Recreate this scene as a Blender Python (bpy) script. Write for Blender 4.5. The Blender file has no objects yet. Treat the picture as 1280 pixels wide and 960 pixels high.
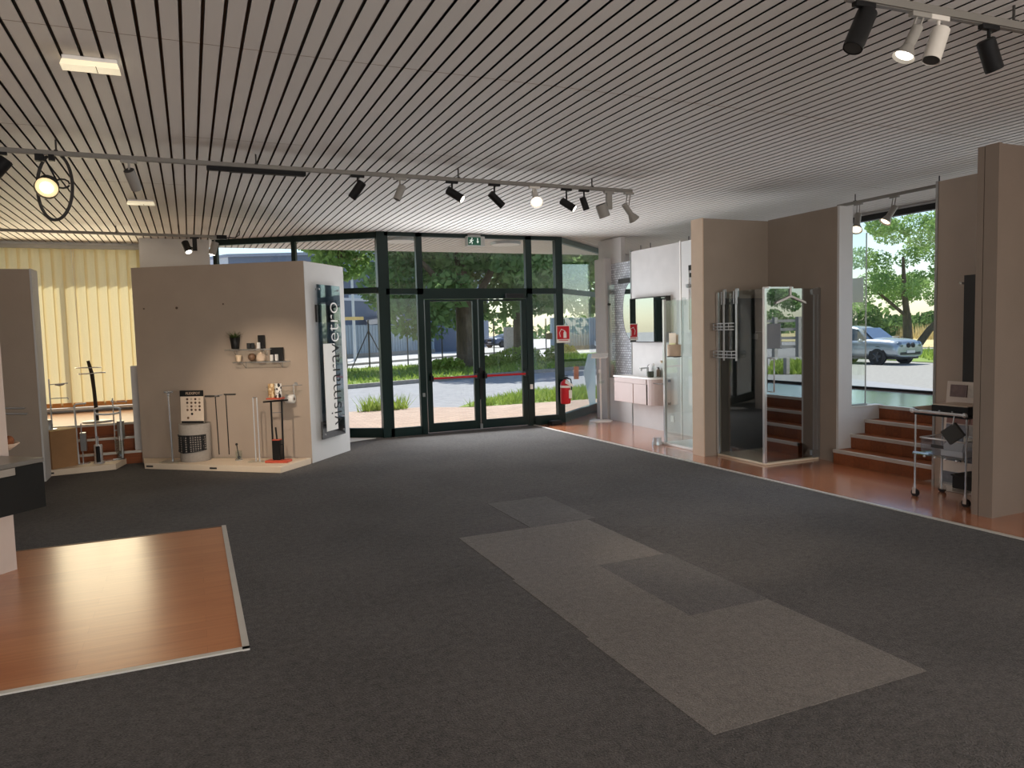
import bpy, math, random
from mathutils import Vector, Matrix
random.seed(7)
C = bpy.context.scene.collection
SC = bpy.context.scene

# ------------------------------------------------------------------ camera
YAW, PITCH, ROLL, FOC = 0.409935, -0.071615, -0.026314, 920.87
cy, sy, cp, sp = math.cos(YAW), math.sin(YAW), math.cos(PITCH), math.sin(PITCH)
FWD = Vector((sy*cp, cy*cp, sp)); _r = Vector((cy, -sy, 0)); _u = _r.cross(FWD)
cr, sr = math.cos(ROLL), math.sin(ROLL)
RIGHT = cr*_r + sr*_u; UP = -sr*_r + cr*_u
EYE = Vector((0, 0, 1.6))
cam_d = bpy.data.cameras.new('camera'); cam = bpy.data.objects.new('camera', cam_d); C.objects.link(cam)
cam.matrix_world = Matrix(((RIGHT.x, UP.x, -FWD.x, EYE.x), (RIGHT.y, UP.y, -FWD.y, EYE.y), (RIGHT.z, UP.z, -FWD.z, EYE.z), (0, 0, 0, 1)))
cam_d.sensor_width = 36; cam_d.lens = FOC/1280*36; cam_d.clip_start = .05; cam_d.clip_end = 600
SC.camera = cam

# ------------------------------------------------------------------ sky, sun, fill lamps, exposure
SC.view_settings.view_transform = 'Standard'; SC.view_settings.look = 'None'
SC.view_settings.gamma = 1; SC.view_settings.exposure = 0.6; SC.view_settings.use_curve_mapping = False
w = bpy.data.worlds.new('sky'); SC.world = w; w.use_nodes = True
nt = w.node_tree; nt.nodes.clear()
o_ = nt.nodes.new('ShaderNodeOutputWorld'); bg = nt.nodes.new('ShaderNodeBackground'); sk = nt.nodes.new('ShaderNodeTexSky')
sk.sky_type = 'NISHITA'; sk.sun_disc = False; sk.sun_elevation = math.radians(58); sk.sun_rotation = math.radians(20)
sk.air_density = 1.0; sk.dust_density = .5; sk.ozone_density = 1.0
bg.inputs[1].default_value = .12
nt.links.new(sk.outputs[0], bg.inputs[0]); nt.links.new(bg.outputs[0], o_.inputs[0])
def sun(el, az, e, col):
    d = bpy.data.lights.new('sun', 'SUN'); d.energy = e; d.angle = .012; d.color = col
    o = bpy.data.objects.new('sun', d); C.objects.link(o)
    v = Vector((math.cos(el)*math.sin(az), math.cos(el)*math.cos(az), math.sin(el)))
    o.rotation_euler = (-v).to_track_quat('-Z', 'Y').to_euler(); o.location = v*40
sun(math.radians(58), math.radians(20), 4.4, (1, .95, .86))
def area(name, loc, tgt, sx, sy_, e, col):
    d = bpy.data.lights.new(name, 'AREA'); d.shape = 'RECTANGLE'; d.size = sx; d.size_y = sy_; d.energy = e; d.color = col
    o = bpy.data.objects.new(name, d); C.objects.link(o); o.location = loc; o.visible_glossy = False
    o.rotation_euler = (Vector(tgt)-Vector(loc)).to_track_quat('-Z', 'Y').to_euler(); return o
# added fill lamps standing in for daylight: behind the viewer, entrance, stair window, blind
area('rear_fill', (1.5, -3.6, 1.7), (1.5, 3, .5), 8.0, 2.2, 285, (1, .92, .83))  # fill added behind the viewer to brighten the interior
area('entrance_fill', (4.3, 11.1, 1.25), (4.0, 5, 1.9), 2.9, 2.2, 125, (.90, .95, 1))
area('stair_window_fill', (8.95, 5.6, 1.9), (5, 5.2, 1.2), 3.2, 2.0, 30, (.74, .85, 1)).data.spread = 1.3
area('blind_fill', (-1.7, 13.22, 1.85), (-1.7, 7, 1.85), 1.9, 2.3, 30, (1, .86, .6)).visible_glossy = True  # fill left visible in reflections to put a highlight on the wood floor

# ------------------------------------------------------------------ helpers
def ray(x, y): return FWD + RIGHT*((x-640)/FOC) + UP*((480-y)/FOC)
def W(x, y, X=None, Y=None, Z=None):
    """point in the place seen at (x,y) of the photo on the plane X=, Y= or Z="""
    d = ray(x, y)
    if Z is not None: return EYE + d*((Z-EYE.z)/d.z)
    if Y is not None: return EYE + d*((Y-EYE.y)/d.y)
    return EYE + d*((X-EYE.x)/d.x)
def WL(x, y, A, B):
    d = ray(x, y); n = Vector((-(B[1]-A[1]), B[0]-A[0]))
    t = (n.x*A[0]+n.y*A[1])/(n.x*d.x+n.y*d.y); return EYE + d*t
def sr_(c):
    return tuple(((v/255)/12.92 if v/255 <= .04045 else ((v/255+.055)/1.055)**2.4) for v in c)

def newmat(name):
    m = bpy.data.materials.new(name); m.use_nodes = True; m.node_tree.nodes.clear(); return m, m.node_tree
def mat(name, col, rough=.5, metal=0, var=.06, scale=6, bump=0, bscale=60, spec=.5, emit=None, estr=0, stretch=None, sheen=0):
    m, t = newmat(name); N = t.nodes; L = t.links
    out = N.new('ShaderNodeOutputMaterial'); b = N.new('ShaderNodeBsdfPrincipled'); L.new(b.outputs[0], out.inputs[0])
    b.inputs['Roughness'].default_value = rough; b.inputs['Metallic'].default_value = metal
    b.inputs['Specular IOR Level'].default_value = spec
    tc = N.new('ShaderNodeTexCoord'); src = tc.outputs['Object']
    if stretch:
        mp = N.new('ShaderNodeMapping'); mp.inputs['Scale'].default_value = stretch; L.new(src, mp.inputs[0]); src = mp.outputs[0]
    nz = N.new('ShaderNodeTexNoise'); nz.inputs['Scale'].default_value = scale; nz.inputs['Detail'].default_value = 4
    L.new(src, nz.inputs['Vector'])
    rmp = N.new('ShaderNodeValToRGB'); c = sr_(col)
    rmp.color_ramp.elements[0].position = .25; rmp.color_ramp.elements[1].position = .75
    rmp.color_ramp.elements[0].color = tuple(max(0, v*(1-var)) for v in c)+(1,)
    rmp.color_ramp.elements[1].color = tuple(min(1, v*(1+var)) for v in c)+(1,)
    L.new(nz.outputs[0], rmp.inputs[0]); L.new(rmp.outputs[0], b.inputs['Base Color'])
    if bump:
        n2 = N.new('ShaderNodeTexNoise'); n2.inputs['Scale'].default_value = bscale; L.new(src, n2.inputs['Vector'])
        bp = N.new('ShaderNodeBump'); bp.inputs['Strength'].default_value = bump; bp.inputs['Distance'].default_value = .01
        L.new(n2.outputs[0], bp.inputs['Height']); L.new(bp.outputs[0], b.inputs['Normal'])
    if sheen: b.inputs['Sheen Weight'].default_value = sheen; b.inputs['Sheen Roughness'].default_value = .5
    if emit:
        b.inputs['Emission Color'].default_value = sr_(emit)+(1,); b.inputs['Emission Strength'].default_value = estr
    return m
def glass(name, tint=(1, 1, 1), refl=.04, k=.9, rough=0.0, gcol=(1, 1, 1)):
    m, t = newmat(name); N = t.nodes; L = t.links
    out = N.new('ShaderNodeOutputMaterial'); mx = N.new('ShaderNodeMixShader'); tr = N.new('ShaderNodeBsdfTransparent'); gl = N.new('ShaderNodeBsdfGlossy')
    tr.inputs[0].default_value = tint+(1,); gl.inputs['Roughness'].default_value = rough; gl.inputs[0].default_value = gcol+(1,)
    lw = N.new('ShaderNodeLayerWeight'); lw.inputs[0].default_value = .5
    pw = N.new('ShaderNodeMath'); pw.operation = 'POWER'; pw.inputs[1].default_value = 5; L.new(lw.outputs['Facing'], pw.inputs[0])
    ml = N.new('ShaderNodeMath'); ml.operation = 'MULTIPLY_ADD'; ml.inputs[1].default_value = k; ml.inputs[2].default_value = refl; ml.use_clamp = True
    L.new(pw.outputs[0], ml.inputs[0]); L.new(ml.outputs[0], mx.inputs[0]); L.new(tr.outputs[0], mx.inputs[1]); L.new(gl.outputs[0], mx.inputs[2]); L.new(mx.outputs[0], out.inputs[0])
    return m
def wood(name, c1, c2, rough=.3, plank=.13, rot=0.0, spec=.5, coat=0):  # coat: clear lacquer
    m, t = newmat(name); N = t.nodes; L = t.links
    out = N.new('ShaderNodeOutputMaterial'); b = N.new('ShaderNodeBsdfPrincipled'); L.new(b.outputs[0], out.inputs[0])
    b.inputs['Roughness'].default_value = rough; b.inputs['Specular IOR Level'].default_value = spec
    b.inputs['Coat Weight'].default_value = coat; b.inputs['Coat Roughness'].default_value = rough*.8; b.inputs['Coat IOR'].default_value = 1.6
    tc = N.new('ShaderNodeTexCoord'); mp = N.new('ShaderNodeMapping'); mp.inputs['Rotation'].default_value = (0, 0, rot); L.new(tc.outputs['Object'], mp.inputs[0])
    br = N.new('ShaderNodeTexBrick'); br.inputs['Scale'].default_value = 1; br.inputs['Brick Width'].default_value = 1.2; br.inputs['Row Height'].default_value = plank
    br.inputs['Mortar Size'].default_value = .0012; br.inputs['Color1'].default_value = (.35, .35, .35, 1); br.inputs['Color2'].default_value = (.65, .65, .65, 1); br.inputs['Mortar'].default_value = (.1, .1, .1, 1)
    L.new(mp.outputs[0], br.inputs[0])
    m2 = N.new('ShaderNodeMapping'); m2.inputs['Scale'].default_value = (1.5, 22, 22); L.new(mp.outputs[0], m2.inputs[0])
    nz = N.new('ShaderNodeTexNoise'); nz.inputs['Scale'].default_value = 1.6; nz.inputs['Detail'].default_value = 5; L.new(m2.outputs[0], nz.inputs['Vector'])
    ad = N.new('ShaderNodeMixRGB'); ad.inputs[0].default_value = .55; L.new(nz.outputs[0], ad.inputs[1]); L.new(br.outputs[0], ad.inputs[2])
    rp = N.new('ShaderNodeValToRGB'); rp.color_ramp.elements[0].position = .25; rp.color_ramp.elements[1].position = .72
    rp.color_ramp.elements[0].color = sr_(c1)+(1,); rp.color_ramp.elements[1].color = sr_(c2)+(1,)
    L.new(ad.outputs[0], rp.inputs[0]); L.new(rp.outputs[0], b.inputs['Base Color'])
    return m
def leafmat(name, c1, c2, scale=1.2, trans=.45):
    m, t = newmat(name); N = t.nodes; L = t.links
    out = N.new('ShaderNodeOutputMaterial'); mx = N.new('ShaderNodeMixShader'); d = N.new('ShaderNodeBsdfDiffuse'); tl = N.new('ShaderNodeBsdfTranslucent')
    tc = N.new('ShaderNodeTexCoord'); nz = N.new('ShaderNodeTexNoise'); nz.inputs['Scale'].default_value = scale; nz.inputs['Detail'].default_value = 5; L.new(tc.outputs['Object'], nz.inputs['Vector'])
    rp = N.new('ShaderNodeValToRGB'); rp.color_ramp.elements[0].position = .3; rp.color_ramp.elements[1].position = .7
    rp.color_ramp.elements[0].color = sr_(c1)+(1,); rp.color_ramp.elements[1].color = sr_(c2)+(1,)
    L.new(nz.outputs[0], rp.inputs[0]); L.new(rp.outputs[0], d.inputs[0]); L.new(rp.outputs[0], tl.inputs[0])
    mx.inputs[0].default_value = trans; L.new(d.outputs[0], mx.inputs[1]); L.new(tl.outputs[0], mx.inputs[2]); L.new(mx.outputs[0], out.inputs[0])
    return m
def emat(name, col, s):
    m, t = newmat(name); out = t.nodes.new('ShaderNodeOutputMaterial'); e = t.nodes.new('ShaderNodeEmission')
    e.inputs[0].default_value = sr_(col)+(1,); e.inputs[1].default_value = s; t.links.new(e.outputs[0], out.inputs[0]); return m

class MB:
    def __init__(s): s.v = []; s.f = []; s.m = []; s.s = []
    def add(s, vs, fs, mi=0, sm=False):
        o = len(s.v); s.v += [Vector(p) for p in vs]
        for f in fs: s.f.append([i+o for i in f]); s.m.append(mi); s.s.append(sm)
        return s
    def box(s, x0, y0, z0, x1, y1, z1, mi=0):
        x0, x1 = min(x0, x1), max(x0, x1); y0, y1 = min(y0, y1), max(y0, y1); z0, z1 = min(z0, z1), max(z0, z1)
        return s.add([(x0,y0,z0),(x1,y0,z0),(x1,y1,z0),(x0,y1,z0),(x0,y0,z1),(x1,y0,z1),(x1,y1,z1),(x0,y1,z1)],
                     [(0,3,2,1),(4,5,6,7),(0,1,5,4),(1,2,6,5),(2,3,7,6),(3,0,4,7)], mi)
    def prism(s, poly, z0, z1, mi=0):
        a = sum(poly[i][0]*poly[(i+1) % len(poly)][1]-poly[(i+1) % len(poly)][0]*poly[i][1] for i in range(len(poly)))
        if a < 0: poly = poly[::-1]
        n = len(poly)
        return s.add([(p[0],p[1],z0) for p in poly]+[(p[0],p[1],z1) for p in poly],
                     [tuple(range(n-1,-1,-1)), tuple(range(n,2*n))]+[(i,(i+1)%n,(i+1)%n+n,i+n) for i in range(n)], mi)
    def beam(s, A, B, t, z0, z1, mi=0, off=0):
        """wall-like bar between plan points A and B, thickness t"""
        a = Vector((A[0],A[1])); b = Vector((B[0],B[1])); d = (b-a).normalized(); n = Vector((-d.y, d.x))
        p = [a+n*(off-t/2), b+n*(off-t/2), b+n*(off+t/2), a+n*(off+t/2)]
        return s.prism([tuple(q) for q in p], z0, z1, mi)
    def cyl(s, p0, p1, r0, r1=None, n=12, mi=0, caps=True):
        r1 = r0 if r1 is None else r1; p0 = Vector(p0); p1 = Vector(p1); d = (p1-p0).normalized()
        a = d.orthogonal().normalized(); b = d.cross(a)
        c = [(math.cos(2*math.pi*i/n), math.sin(2*math.pi*i/n)) for i in range(n)]
        vs = [p0+(a*x+b*y)*r0 for x, y in c]+[p1+(a*x+b*y)*r1 for x, y in c]
        s.add(vs, [(i,(i+1)%n,(i+1)%n+n,i+n) for i in range(n)], mi, True)
        if caps:
            s.add(vs[:n], [tuple(range(n-1,-1,-1))], mi); s.add(vs[n:], [tuple(range(n))], mi)
        return s
    def tube(s, pts, r, n=8, mi=0, closed=False):
        pts = [Vector(p) for p in pts]; N = len(pts); rings = []; prev = None
        for i, p in enumerate(pts):
            t = (pts[(i+1) % N]-pts[i-1]) if closed else (pts[min(i+1,N-1)]-pts[max(i-1,0)])
            t.normalize()
            if prev is None: a = t.orthogonal().normalized()
            else:
                a = prev-t*prev.dot(t); a = a.normalized() if a.length > 1e-6 else t.orthogonal().normalized()
            prev = a; b = t.cross(a); rr = r[i] if isinstance(r, (list, tuple)) else r
            rings.append([p+(a*math.cos(2*math.pi*k/n)+b*math.sin(2*math.pi*k/n))*rr for k in range(n)])
        vs = [q for g in rings for q in g]; fs = []
        for i in range(N if closed else N-1):
            j = (i+1) % N
            fs += [(i*n+k, i*n+(k+1)%n, j*n+(k+1)%n, j*n+k) for k in range(n)]
        s.add(vs, fs, mi, True)
        if not closed: s.add(rings[0], [tuple(range(n-1,-1,-1))], mi); s.add(rings[-1], [tuple(range(n))], mi)
        return s
    def lathe(s, prof, n=24, c=(0,0,0), mi=0, sx=1, sy=1, M=None):
        vs = []
        for r, z in prof:
            for k in range(n):
                p = Vector((r*sx*math.cos(2*math.pi*k/n), r*sy*math.sin(2*math.pi*k/n), z))
                if M: p = M @ p
                vs.append(p+Vector(c))
        fs = [(i*n+k, i*n+(k+1)%n, (i+1)*n+(k+1)%n, (i+1)*n+k) for i in range(len(prof)-1) for k in range(n)]
        s.add(vs, fs, mi, True)
        if prof[0][0] > 1e-5: s.add(vs[:n], [tuple(range(n-1,-1,-1))], mi)
        if prof[-1][0] > 1e-5: s.add(vs[-n:], [tuple(range(n))], mi)
        return s
    def ball(s, c, r, n=12, mi=0, sz=1):
        return s.lathe([(max(1e-6, r*math.sin(math.pi*i/8)), -r*sz*math.cos(math.pi*i/8)) for i in range(9)], n, c, mi)
    def quad(s, a, b, c, d, mi=0): return s.add([a,b,c,d], [(0,1,2,3)], mi)
    def build(s, name, mats, parent=None, origin=None, local=False, bevel=0):
        me = bpy.data.meshes.new(name)
        if not isinstance(mats, (list, tuple)): mats = [mats]
        o = bpy.data.objects.new(name, me); C.objects.link(o)
        if parent is not None:
            o.parent = parent
            inv = Matrix() if local else root_matrix(parent).inverted()
        else:
            if origin is None:
                if s.v: 
                    xs = [p.x for p in s.v]; ys = [p.y for p in s.v]; zs = [p.z for p in s.v]
                    origin = ((min(xs)+max(xs))/2, (min(ys)+max(ys))/2, min(zs))
                else: origin = (0,0,0)
            o.location = origin; inv = Matrix() if local else Matrix.Translation(Vector(origin)).inverted()
        me.from_pydata([inv @ p for p in s.v], [], s.f)
        for mm in mats: me.materials.append(mm)
        me.polygons.foreach_set('material_index', s.m); me.polygons.foreach_set('use_smooth', s.s); me.update()
        if bevel:
            bv = o.modifiers.new('bevel', 'BEVEL'); bv.width = bevel; bv.segments = 2; bv.limit_method = 'ANGLE'; bv.angle_limit = .6
        return o
def root_matrix(o):
    M = Matrix.LocRotScale(o.location, o.rotation_euler, o.scale)
    return root_matrix(o.parent) @ M if o.parent else M
def tag(o, label=None, cat=None, group=None, kind=None):
    if label: o['label'] = label
    if cat: o['category'] = cat
    if group: o['group'] = group
    if kind: o['kind'] = kind
    return o
def thing(name, label, cat, loc=(0,0,0), rz=0, group=None, kind=None):
    o = bpy.data.objects.new(name, None); C.objects.link(o); o.empty_display_size = .1
    o.location = loc; o.rotation_euler = (0,0,rz); return tag(o, label, cat, group, kind)
def struct(name, mb, m, parent=None, **k):
    o = mb.build(name, m, parent, **k)
    if parent is None: o['kind'] = 'structure'
    return o
def dup(root, loc, rz=None, label=None):
    r = root.copy(); C.objects.link(r); r.location = loc
    if rz is not None: r.rotation_euler = (0,0,rz)
    if label: r['label'] = label
    for ch in list(root.children):
        c = ch.copy(); C.objects.link(c); c.parent = r
        for g in list(ch.children):
            d = g.copy(); C.objects.link(d); d.parent = c
    return r
def text(name, body, size, m, parent, M, depth=.0015, align='CENTER', label=None, bold=0):
    cu = bpy.data.curves.new(name, 'FONT'); cu.body = body; cu.size = size; cu.extrude = depth; cu.align_x = align; cu.align_y = 'CENTER'; cu.offset = bold; cu.resolution_u = 3
    t = bpy.data.objects.new(name+'_tmp', cu); C.objects.link(t)
    bpy.context.view_layer.update()
    me = bpy.data.meshes.new_from_object(t.evaluated_get(bpy.context.evaluated_depsgraph_get()))
    bpy.data.objects.remove(t); me.materials.clear(); me.materials.append(m); me.name = name
    o = bpy.data.objects.new(name, me); C.objects.link(o)
    me.transform(root_matrix(parent).inverted() @ M); o.parent = parent
    if label: o['label'] = label
    return o
def frameM(origin, xdir, up=(0,0,1)):
    """text matrix: local x along xdir, y along up"""
    x = Vector(xdir).normalized(); y = Vector(up).normalized(); z = x.cross(y).normalized(); y = z.cross(x)
    return Matrix(((x.x,y.x,z.x,origin[0]),(x.y,y.y,z.y,origin[1]),(x.z,y.z,z.z,origin[2]),(0,0,0,1)))

# ------------------------------------------------------------------ materials
def carpet_mat(name, c, v):
    m, t = newmat(name); N = t.nodes; L = t.links
    out = N.new('ShaderNodeOutputMaterial'); b = N.new('ShaderNodeBsdfPrincipled'); L.new(b.outputs[0], out.inputs[0])
    b.inputs['Roughness'].default_value = .95; b.inputs['Specular IOR Level'].default_value = .12
    b.inputs['Sheen Weight'].default_value = .10; b.inputs['Sheen Roughness'].default_value = .45
    tc = N.new('ShaderNodeTexCoord')
    def noise(sc, det):
        n = N.new('ShaderNodeTexNoise'); n.inputs['Scale'].default_value = sc; n.inputs['Detail'].default_value = det; L.new(tc.outputs['Object'], n.inputs['Vector']); return n.outputs[0]
    def mixm(a, b_, f):
        x = N.new('ShaderNodeMath'); x.operation = 'MULTIPLY_ADD'; x.inputs[1].default_value = f; L.new(a, x.inputs[0]); L.new(b_, x.inputs[2]); return x.outputs[0]
    z = N.new('ShaderNodeValue'); z.outputs[0].default_value = 0
    h = mixm(noise(95, 3), z.outputs[0], .55); h = mixm(noise(22, 4), h, .28); h = mixm(noise(1.1, 4), h, .22)
    r = N.new('ShaderNodeValToRGB'); r.color_ramp.elements[0].position = .40; r.color_ramp.elements[1].position = .65; k = sr_(c)
    r.color_ramp.elements[0].color = tuple(x*(1-v) for x in k)+(1,); r.color_ramp.elements[1].color = tuple(x*(1+v) for x in k)+(1,)
    L.new(h, r.inputs[0]); L.new(r.outputs[0], b.inputs['Base Color'])
    bp = N.new('ShaderNodeBump'); bp.inputs['Strength'].default_value = .8; bp.inputs['Distance'].default_value = .012
    L.new(noise(150, 2), bp.inputs['Height']); L.new(bp.outputs[0], b.inputs['Normal'])
    return m
M_CARPET = carpet_mat('charcoal_carpet', (78, 73, 70), .55)
M_CARPET2 = carpet_mat('worn_carpet', (112, 105, 99), .30)
M_CARPET3 = carpet_mat('half_worn_carpet', (93, 88, 85), .34)
M_LAM = wood('cherry_laminate', (170, 96, 54), (208, 136, 86), .28, .12, 0, .6, .5)
M_LAMR = wood('cherry_laminate_aisle', (164, 94, 60), (200, 130, 90), .20, .12, math.pi/2, .7, 1)
M_STEP = wood('cherry_riser', (104, 54, 28), (150, 84, 46), .4, .2, 0)
M_PLAT = wood('platform_laminate', (96, 70, 62), (122, 90, 78), .16, .12, math.pi/2, 1.0, 1)
M_NOSE = mat('aluminium_nosing', (196, 190, 182), .42, .25, var=.04)
M_TRIM = mat('pale_metal_strip', (205, 200, 192), .45, .2, var=.04)
M_SLAT = mat('ceiling_slat_white', (214, 208, 202), .55, var=.03, scale=2)
M_GAP = mat('ceiling_gap_dark', (130, 108, 90), .9)
M_GREEN = mat('dark_green_frame', (8, 32, 29), .38, .1, var=.1)
M_GREEND = mat('dark_green_rail', (14, 44, 40), .4, .1, var=.1)
M_GREYF = mat('grey_green_frame', (86, 104, 100), .4, .1)
M_PANE = glass('window_glass', (.97, .99, .98), .035)
M_WING = glass('wing_glass', (.95, .985, .98), .06)
M_CABG = glass('shower_glass', (.86, .90, .90), .07)
M_MIRG = glass('mirrored_shower_glass', (.40, .41, .40), .52, .4, 0, (.86, .9, .93))
M_ACR = glass('clear_glass', (.93, .96, .95), .06)
M_MIRROR = mat('mirror', (225, 230, 232), .015, 1, var=.01)
M_CHROME = mat('chrome', (226, 227, 229), .16, .72, var=.02)
M_ALU = mat('brushed_aluminium', (176, 176, 176), .35, .85, var=.05)
M_SATIN = mat('satin_steel', (214, 218, 222), .3, .35, var=.03)
M_RAIL = mat('grey_track', (140, 136, 130), .45, .4, var=.05)
M_BLACK = mat('matt_black', (20, 20, 21), .5, var=.2)
M_DKGREY = mat('dark_grey', (54, 52, 50), .55, var=.1)
M_WALL = mat('taupe_wall', (174, 157, 142), .85, var=.04, scale=3, bump=.12, bscale=90)
M_WALLW = mat('white_wall', (206, 204, 202), .8, var=.03, scale=3, bump=.08, bscale=80)
M_WALLG = mat('pale_grey_panel', (190, 186, 184), .7, var=.05, scale=5)
M_WALLD = mat('brown_grey_wall', (150, 137, 125), .85, var=.05, scale=3, bump=.1, bscale=90)
M_WALLN = mat('near_partition_shaded', (124, 110, 99), .85, var=.04, scale=3, bump=.1, bscale=90)  # taupe darkened so the near partition's shade sits in the colour
M_EDGE = mat('beige_panel_edge', (206, 182, 160), .75, var=.04)
M_DARKPAN = mat('anthracite_panel', (66, 66, 66), .5, var=.1, scale=9)
M_WHITE = mat('white_lacquer', (228, 224, 220), .4, var=.02)
M_PLINTH = mat('cream_plinth', (226, 206, 182), .6, var=.03)
M_SHEET = leafmat('backlit_paper', (216,218,222), (226,226,228), 3, .22)
M_PAPER = mat('white_paper', (232, 228, 222), .7, var=.02)
M_RED = mat('signal_red', (190, 22, 34), .35, var=.06)
M_REDD = mat('coral_red', (196, 84, 62), .45)
M_LIT = emat('lamp_glow', (255, 236, 200), 2.2)
M_LITW = emat('lamp_glow_white', (255, 246, 232), 3.5)
M_EXITG = mat('exit_green', (14, 70, 52), .4, emit=(14, 70, 52), estr=.25)
M_EXITW = mat('exit_white', (225, 232, 226), .4, emit=(225, 232, 226), estr=.25)

# ------------------------------------------------------------------ room shell
ZC = 3.17
m = MB()
m.prism([(-4.5,-4),(9.1,-4),(9.1,13.6),(8.4,13.6),(5.87,11.3),(2.75,11.3),(.47,12.75),(.47,13.5),(-4.5,13.5)], -.3, 0)
for x0, x1, y0, y1, k in [(1.84,2.99,4.27,5.36,1),(1.82,2.46,3.27,4.27,1),(1.80,3.01,2.25,3.27,1),(2.46,3.07,5.36,6.32,2),(2.46,3.02,3.27,4.27,2),(1.8,3.0,1.2,2.25,3)]:
    if k == 3: continue
    m.box(x0, y0, -.01, x1, y1, .0018, k)
struct('floor', m, [M_CARPET, M_CARPET2, M_CARPET3], origin=(0,0,0))
m = MB(); m.prism([(5.27,11.28),(5.46,2.4),(5.6,-4),(9.1,-4),(9.1,13.6),(8.4,13.58),(5.85,11.28)], -.01, .004); struct('floor_laminate_aisle', m, M_LAMR, origin=(0,0,0))
m = MB(); m.prism([(-4.5,3.95),(.18,3.95),(.18,6.67),(-4.5,6.67)], -.01, .004); struct('floor_laminate_patch', m, M_LAM, origin=(0,0,0))
m = MB(); m.beam((5.27,11.27),(5.46,2.4),.035,0,.009); struct('trim_1', m, M_TRIM)
m = MB(); m.box(-4.5,3.935,0,.2,3.97,.009); struct('trim_2', m, M_TRIM)
m = MB(); m.box(.165,3.93,0,.2,6.69,.009); struct('trim_3', m, M_TRIM)
m = MB(); m.box(-4.5,6.66,0,.2,6.68,.007); struct('trim_4', m, mat('brown_strip',(110,84,66),.5))
# slatted ceiling
m = MB()
seams = [-4, -1.6, .35, 2.3, 4.35, 6.34, 8.3, 10.3, 12.3, 13.75]
X = -4.46
i = 0
while X < 9.1:
    for j, y in enumerate(seams[1:-1], 1):
        if j == 4 or (j+i//9) % 2 == 0: m.box(X+.007, y-.002, ZC-.0006, X+.093, y+.002, ZC+.0002, 1)
    xs = [y for j, y in enumerate(seams) if j in (0, len(seams)-1) or j == 4 or (j+i//9) % 2 == 0]
    for a, b in zip(xs[:-1], xs[1:]):
        m.box(X+.007, a+.0015, ZC, X+.093, b-.0015, ZC+.014)
        m.box(X+.007, a+.0015, ZC, X+.009, b-.0015, ZC+.026); m.box(X+.091, a+.0015, ZC, X+.093, b-.0015, ZC+.026)
    X += .1; i += 1
m.box(-4.5,-4,ZC+.035,9.2,13.75,ZC+.06,1)
struct('ceiling', m, [M_SLAT, M_GAP], origin=(0,0,0))
m = MB(); m.box(-4.6,-4.1,ZC+.06,9.4,13.8,ZC+.4); m.box(-4.6,13.75,ZC,9.4,13.8,ZC+.4); struct('ceiling_roof_slab', m, M_WALLW, origin=(0,0,0))
# outer walls
m = MB(); m.box(-4.6,-4,0,-4.5,13.5,ZC+.1); struct('wall_left', m, M_WALLW)
m = MB(); m.box(-4.6,-4.1,0,-4.5,-4,ZC+.1); m.box(-4.5,-4.1,0,9.2,-4,.5); m.box(-4.5,-4.1,2.9,9.2,-4,ZC+.1)
for x in (-4.4,-1,2.4,5.8,9.1): m.box(x,-4.1,.5,x+.1,-4,2.9)
struct('wall_back', m, M_WALLW)
m = MB(); m.box(-4.5,13.5,0,-2.85,13.6,ZC+.1); m.box(-2.85,13.5,0,-.6,13.6,.56); m.box(-2.85,13.5,3.12,-.6,13.6,ZC+.1); struct('wall_front', m, M_WALLW)
m = MB(); m.box(-.64,12.72,0,.36,13.6,ZC); struct('wall_pier', m, M_WALLW)
m = MB(); m.box(8.4,13.55,0,9.2,13.65,ZC+.1); m.box(9.1,8.75,0,9.2,8.95,ZC+.1); m.box(9.1,8.95,0,9.2,13.6,.9); m.box(9.1,13.3,.9,9.2,13.6,ZC+.1); m.box(9.1,8.95,3.08,9.2,13.3,ZC+.1); struct('wall_right', m, M_WALLW)
m = MB(); m.box(9.1,-4,0,9.2,8.75,.60); m.box(9.1,-4,3.13,9.2,8.75,ZC+.1); struct('wall_right_sill', m, M_WALLW)

# entrance facade ---------------------------------------------------------
FY = 11.25
def pane(mb_pts, name, parent, mt=M_PANE):
    return mb_pts.build(name, mt, parent)
w2 = thing('window_2', None, None, (4.3, FY, 0), kind='structure')
m = MB()
m.box(2.68,FY-.06,0,2.80,FY+.08,ZC); m.box(2.80,FY-.03,0,2.86,FY+.05,ZC); m.box(5.73,FY-.04,0,5.86,FY+.06,ZC)
m.box(3.30,FY-.03,0,3.40,FY+.05,ZC); m.box(5.18,FY-.03,0,5.29,FY+.05,ZC)
m.box(2.80,FY-.03,3.11,5.75,FY+.05,ZC); m.box(2.80,FY-.03,2.215,3.4,FY+.05,2.305); m.box(5.2,FY-.03,2.215,5.75,FY+.05,2.305); m.box(3.4,FY-.03,2.14,5.2,FY+.05,2.305)
m.box(2.80,FY-.03,0,3.32,FY+.05,.13); m.box(5.27,FY-.03,0,5.75,FY+.05,.15)
m.build('window_frame', M_GREEN, w2)
for a, b, z0, z1 in [(2.86,3.30,.13,2.215),(2.86,3.30,2.305,3.11),(3.40,5.18,2.305,3.11),(5.29,5.73,.15,2.215),(5.29,5.73,2.305,3.11)]:
    MB().box(a,FY+.005,z0,b,FY+.013,z1).build('pane', M_PANE, w2)
d1 = thing('door_1', None, None, (4.3, FY, 0), kind='structure')
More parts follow.
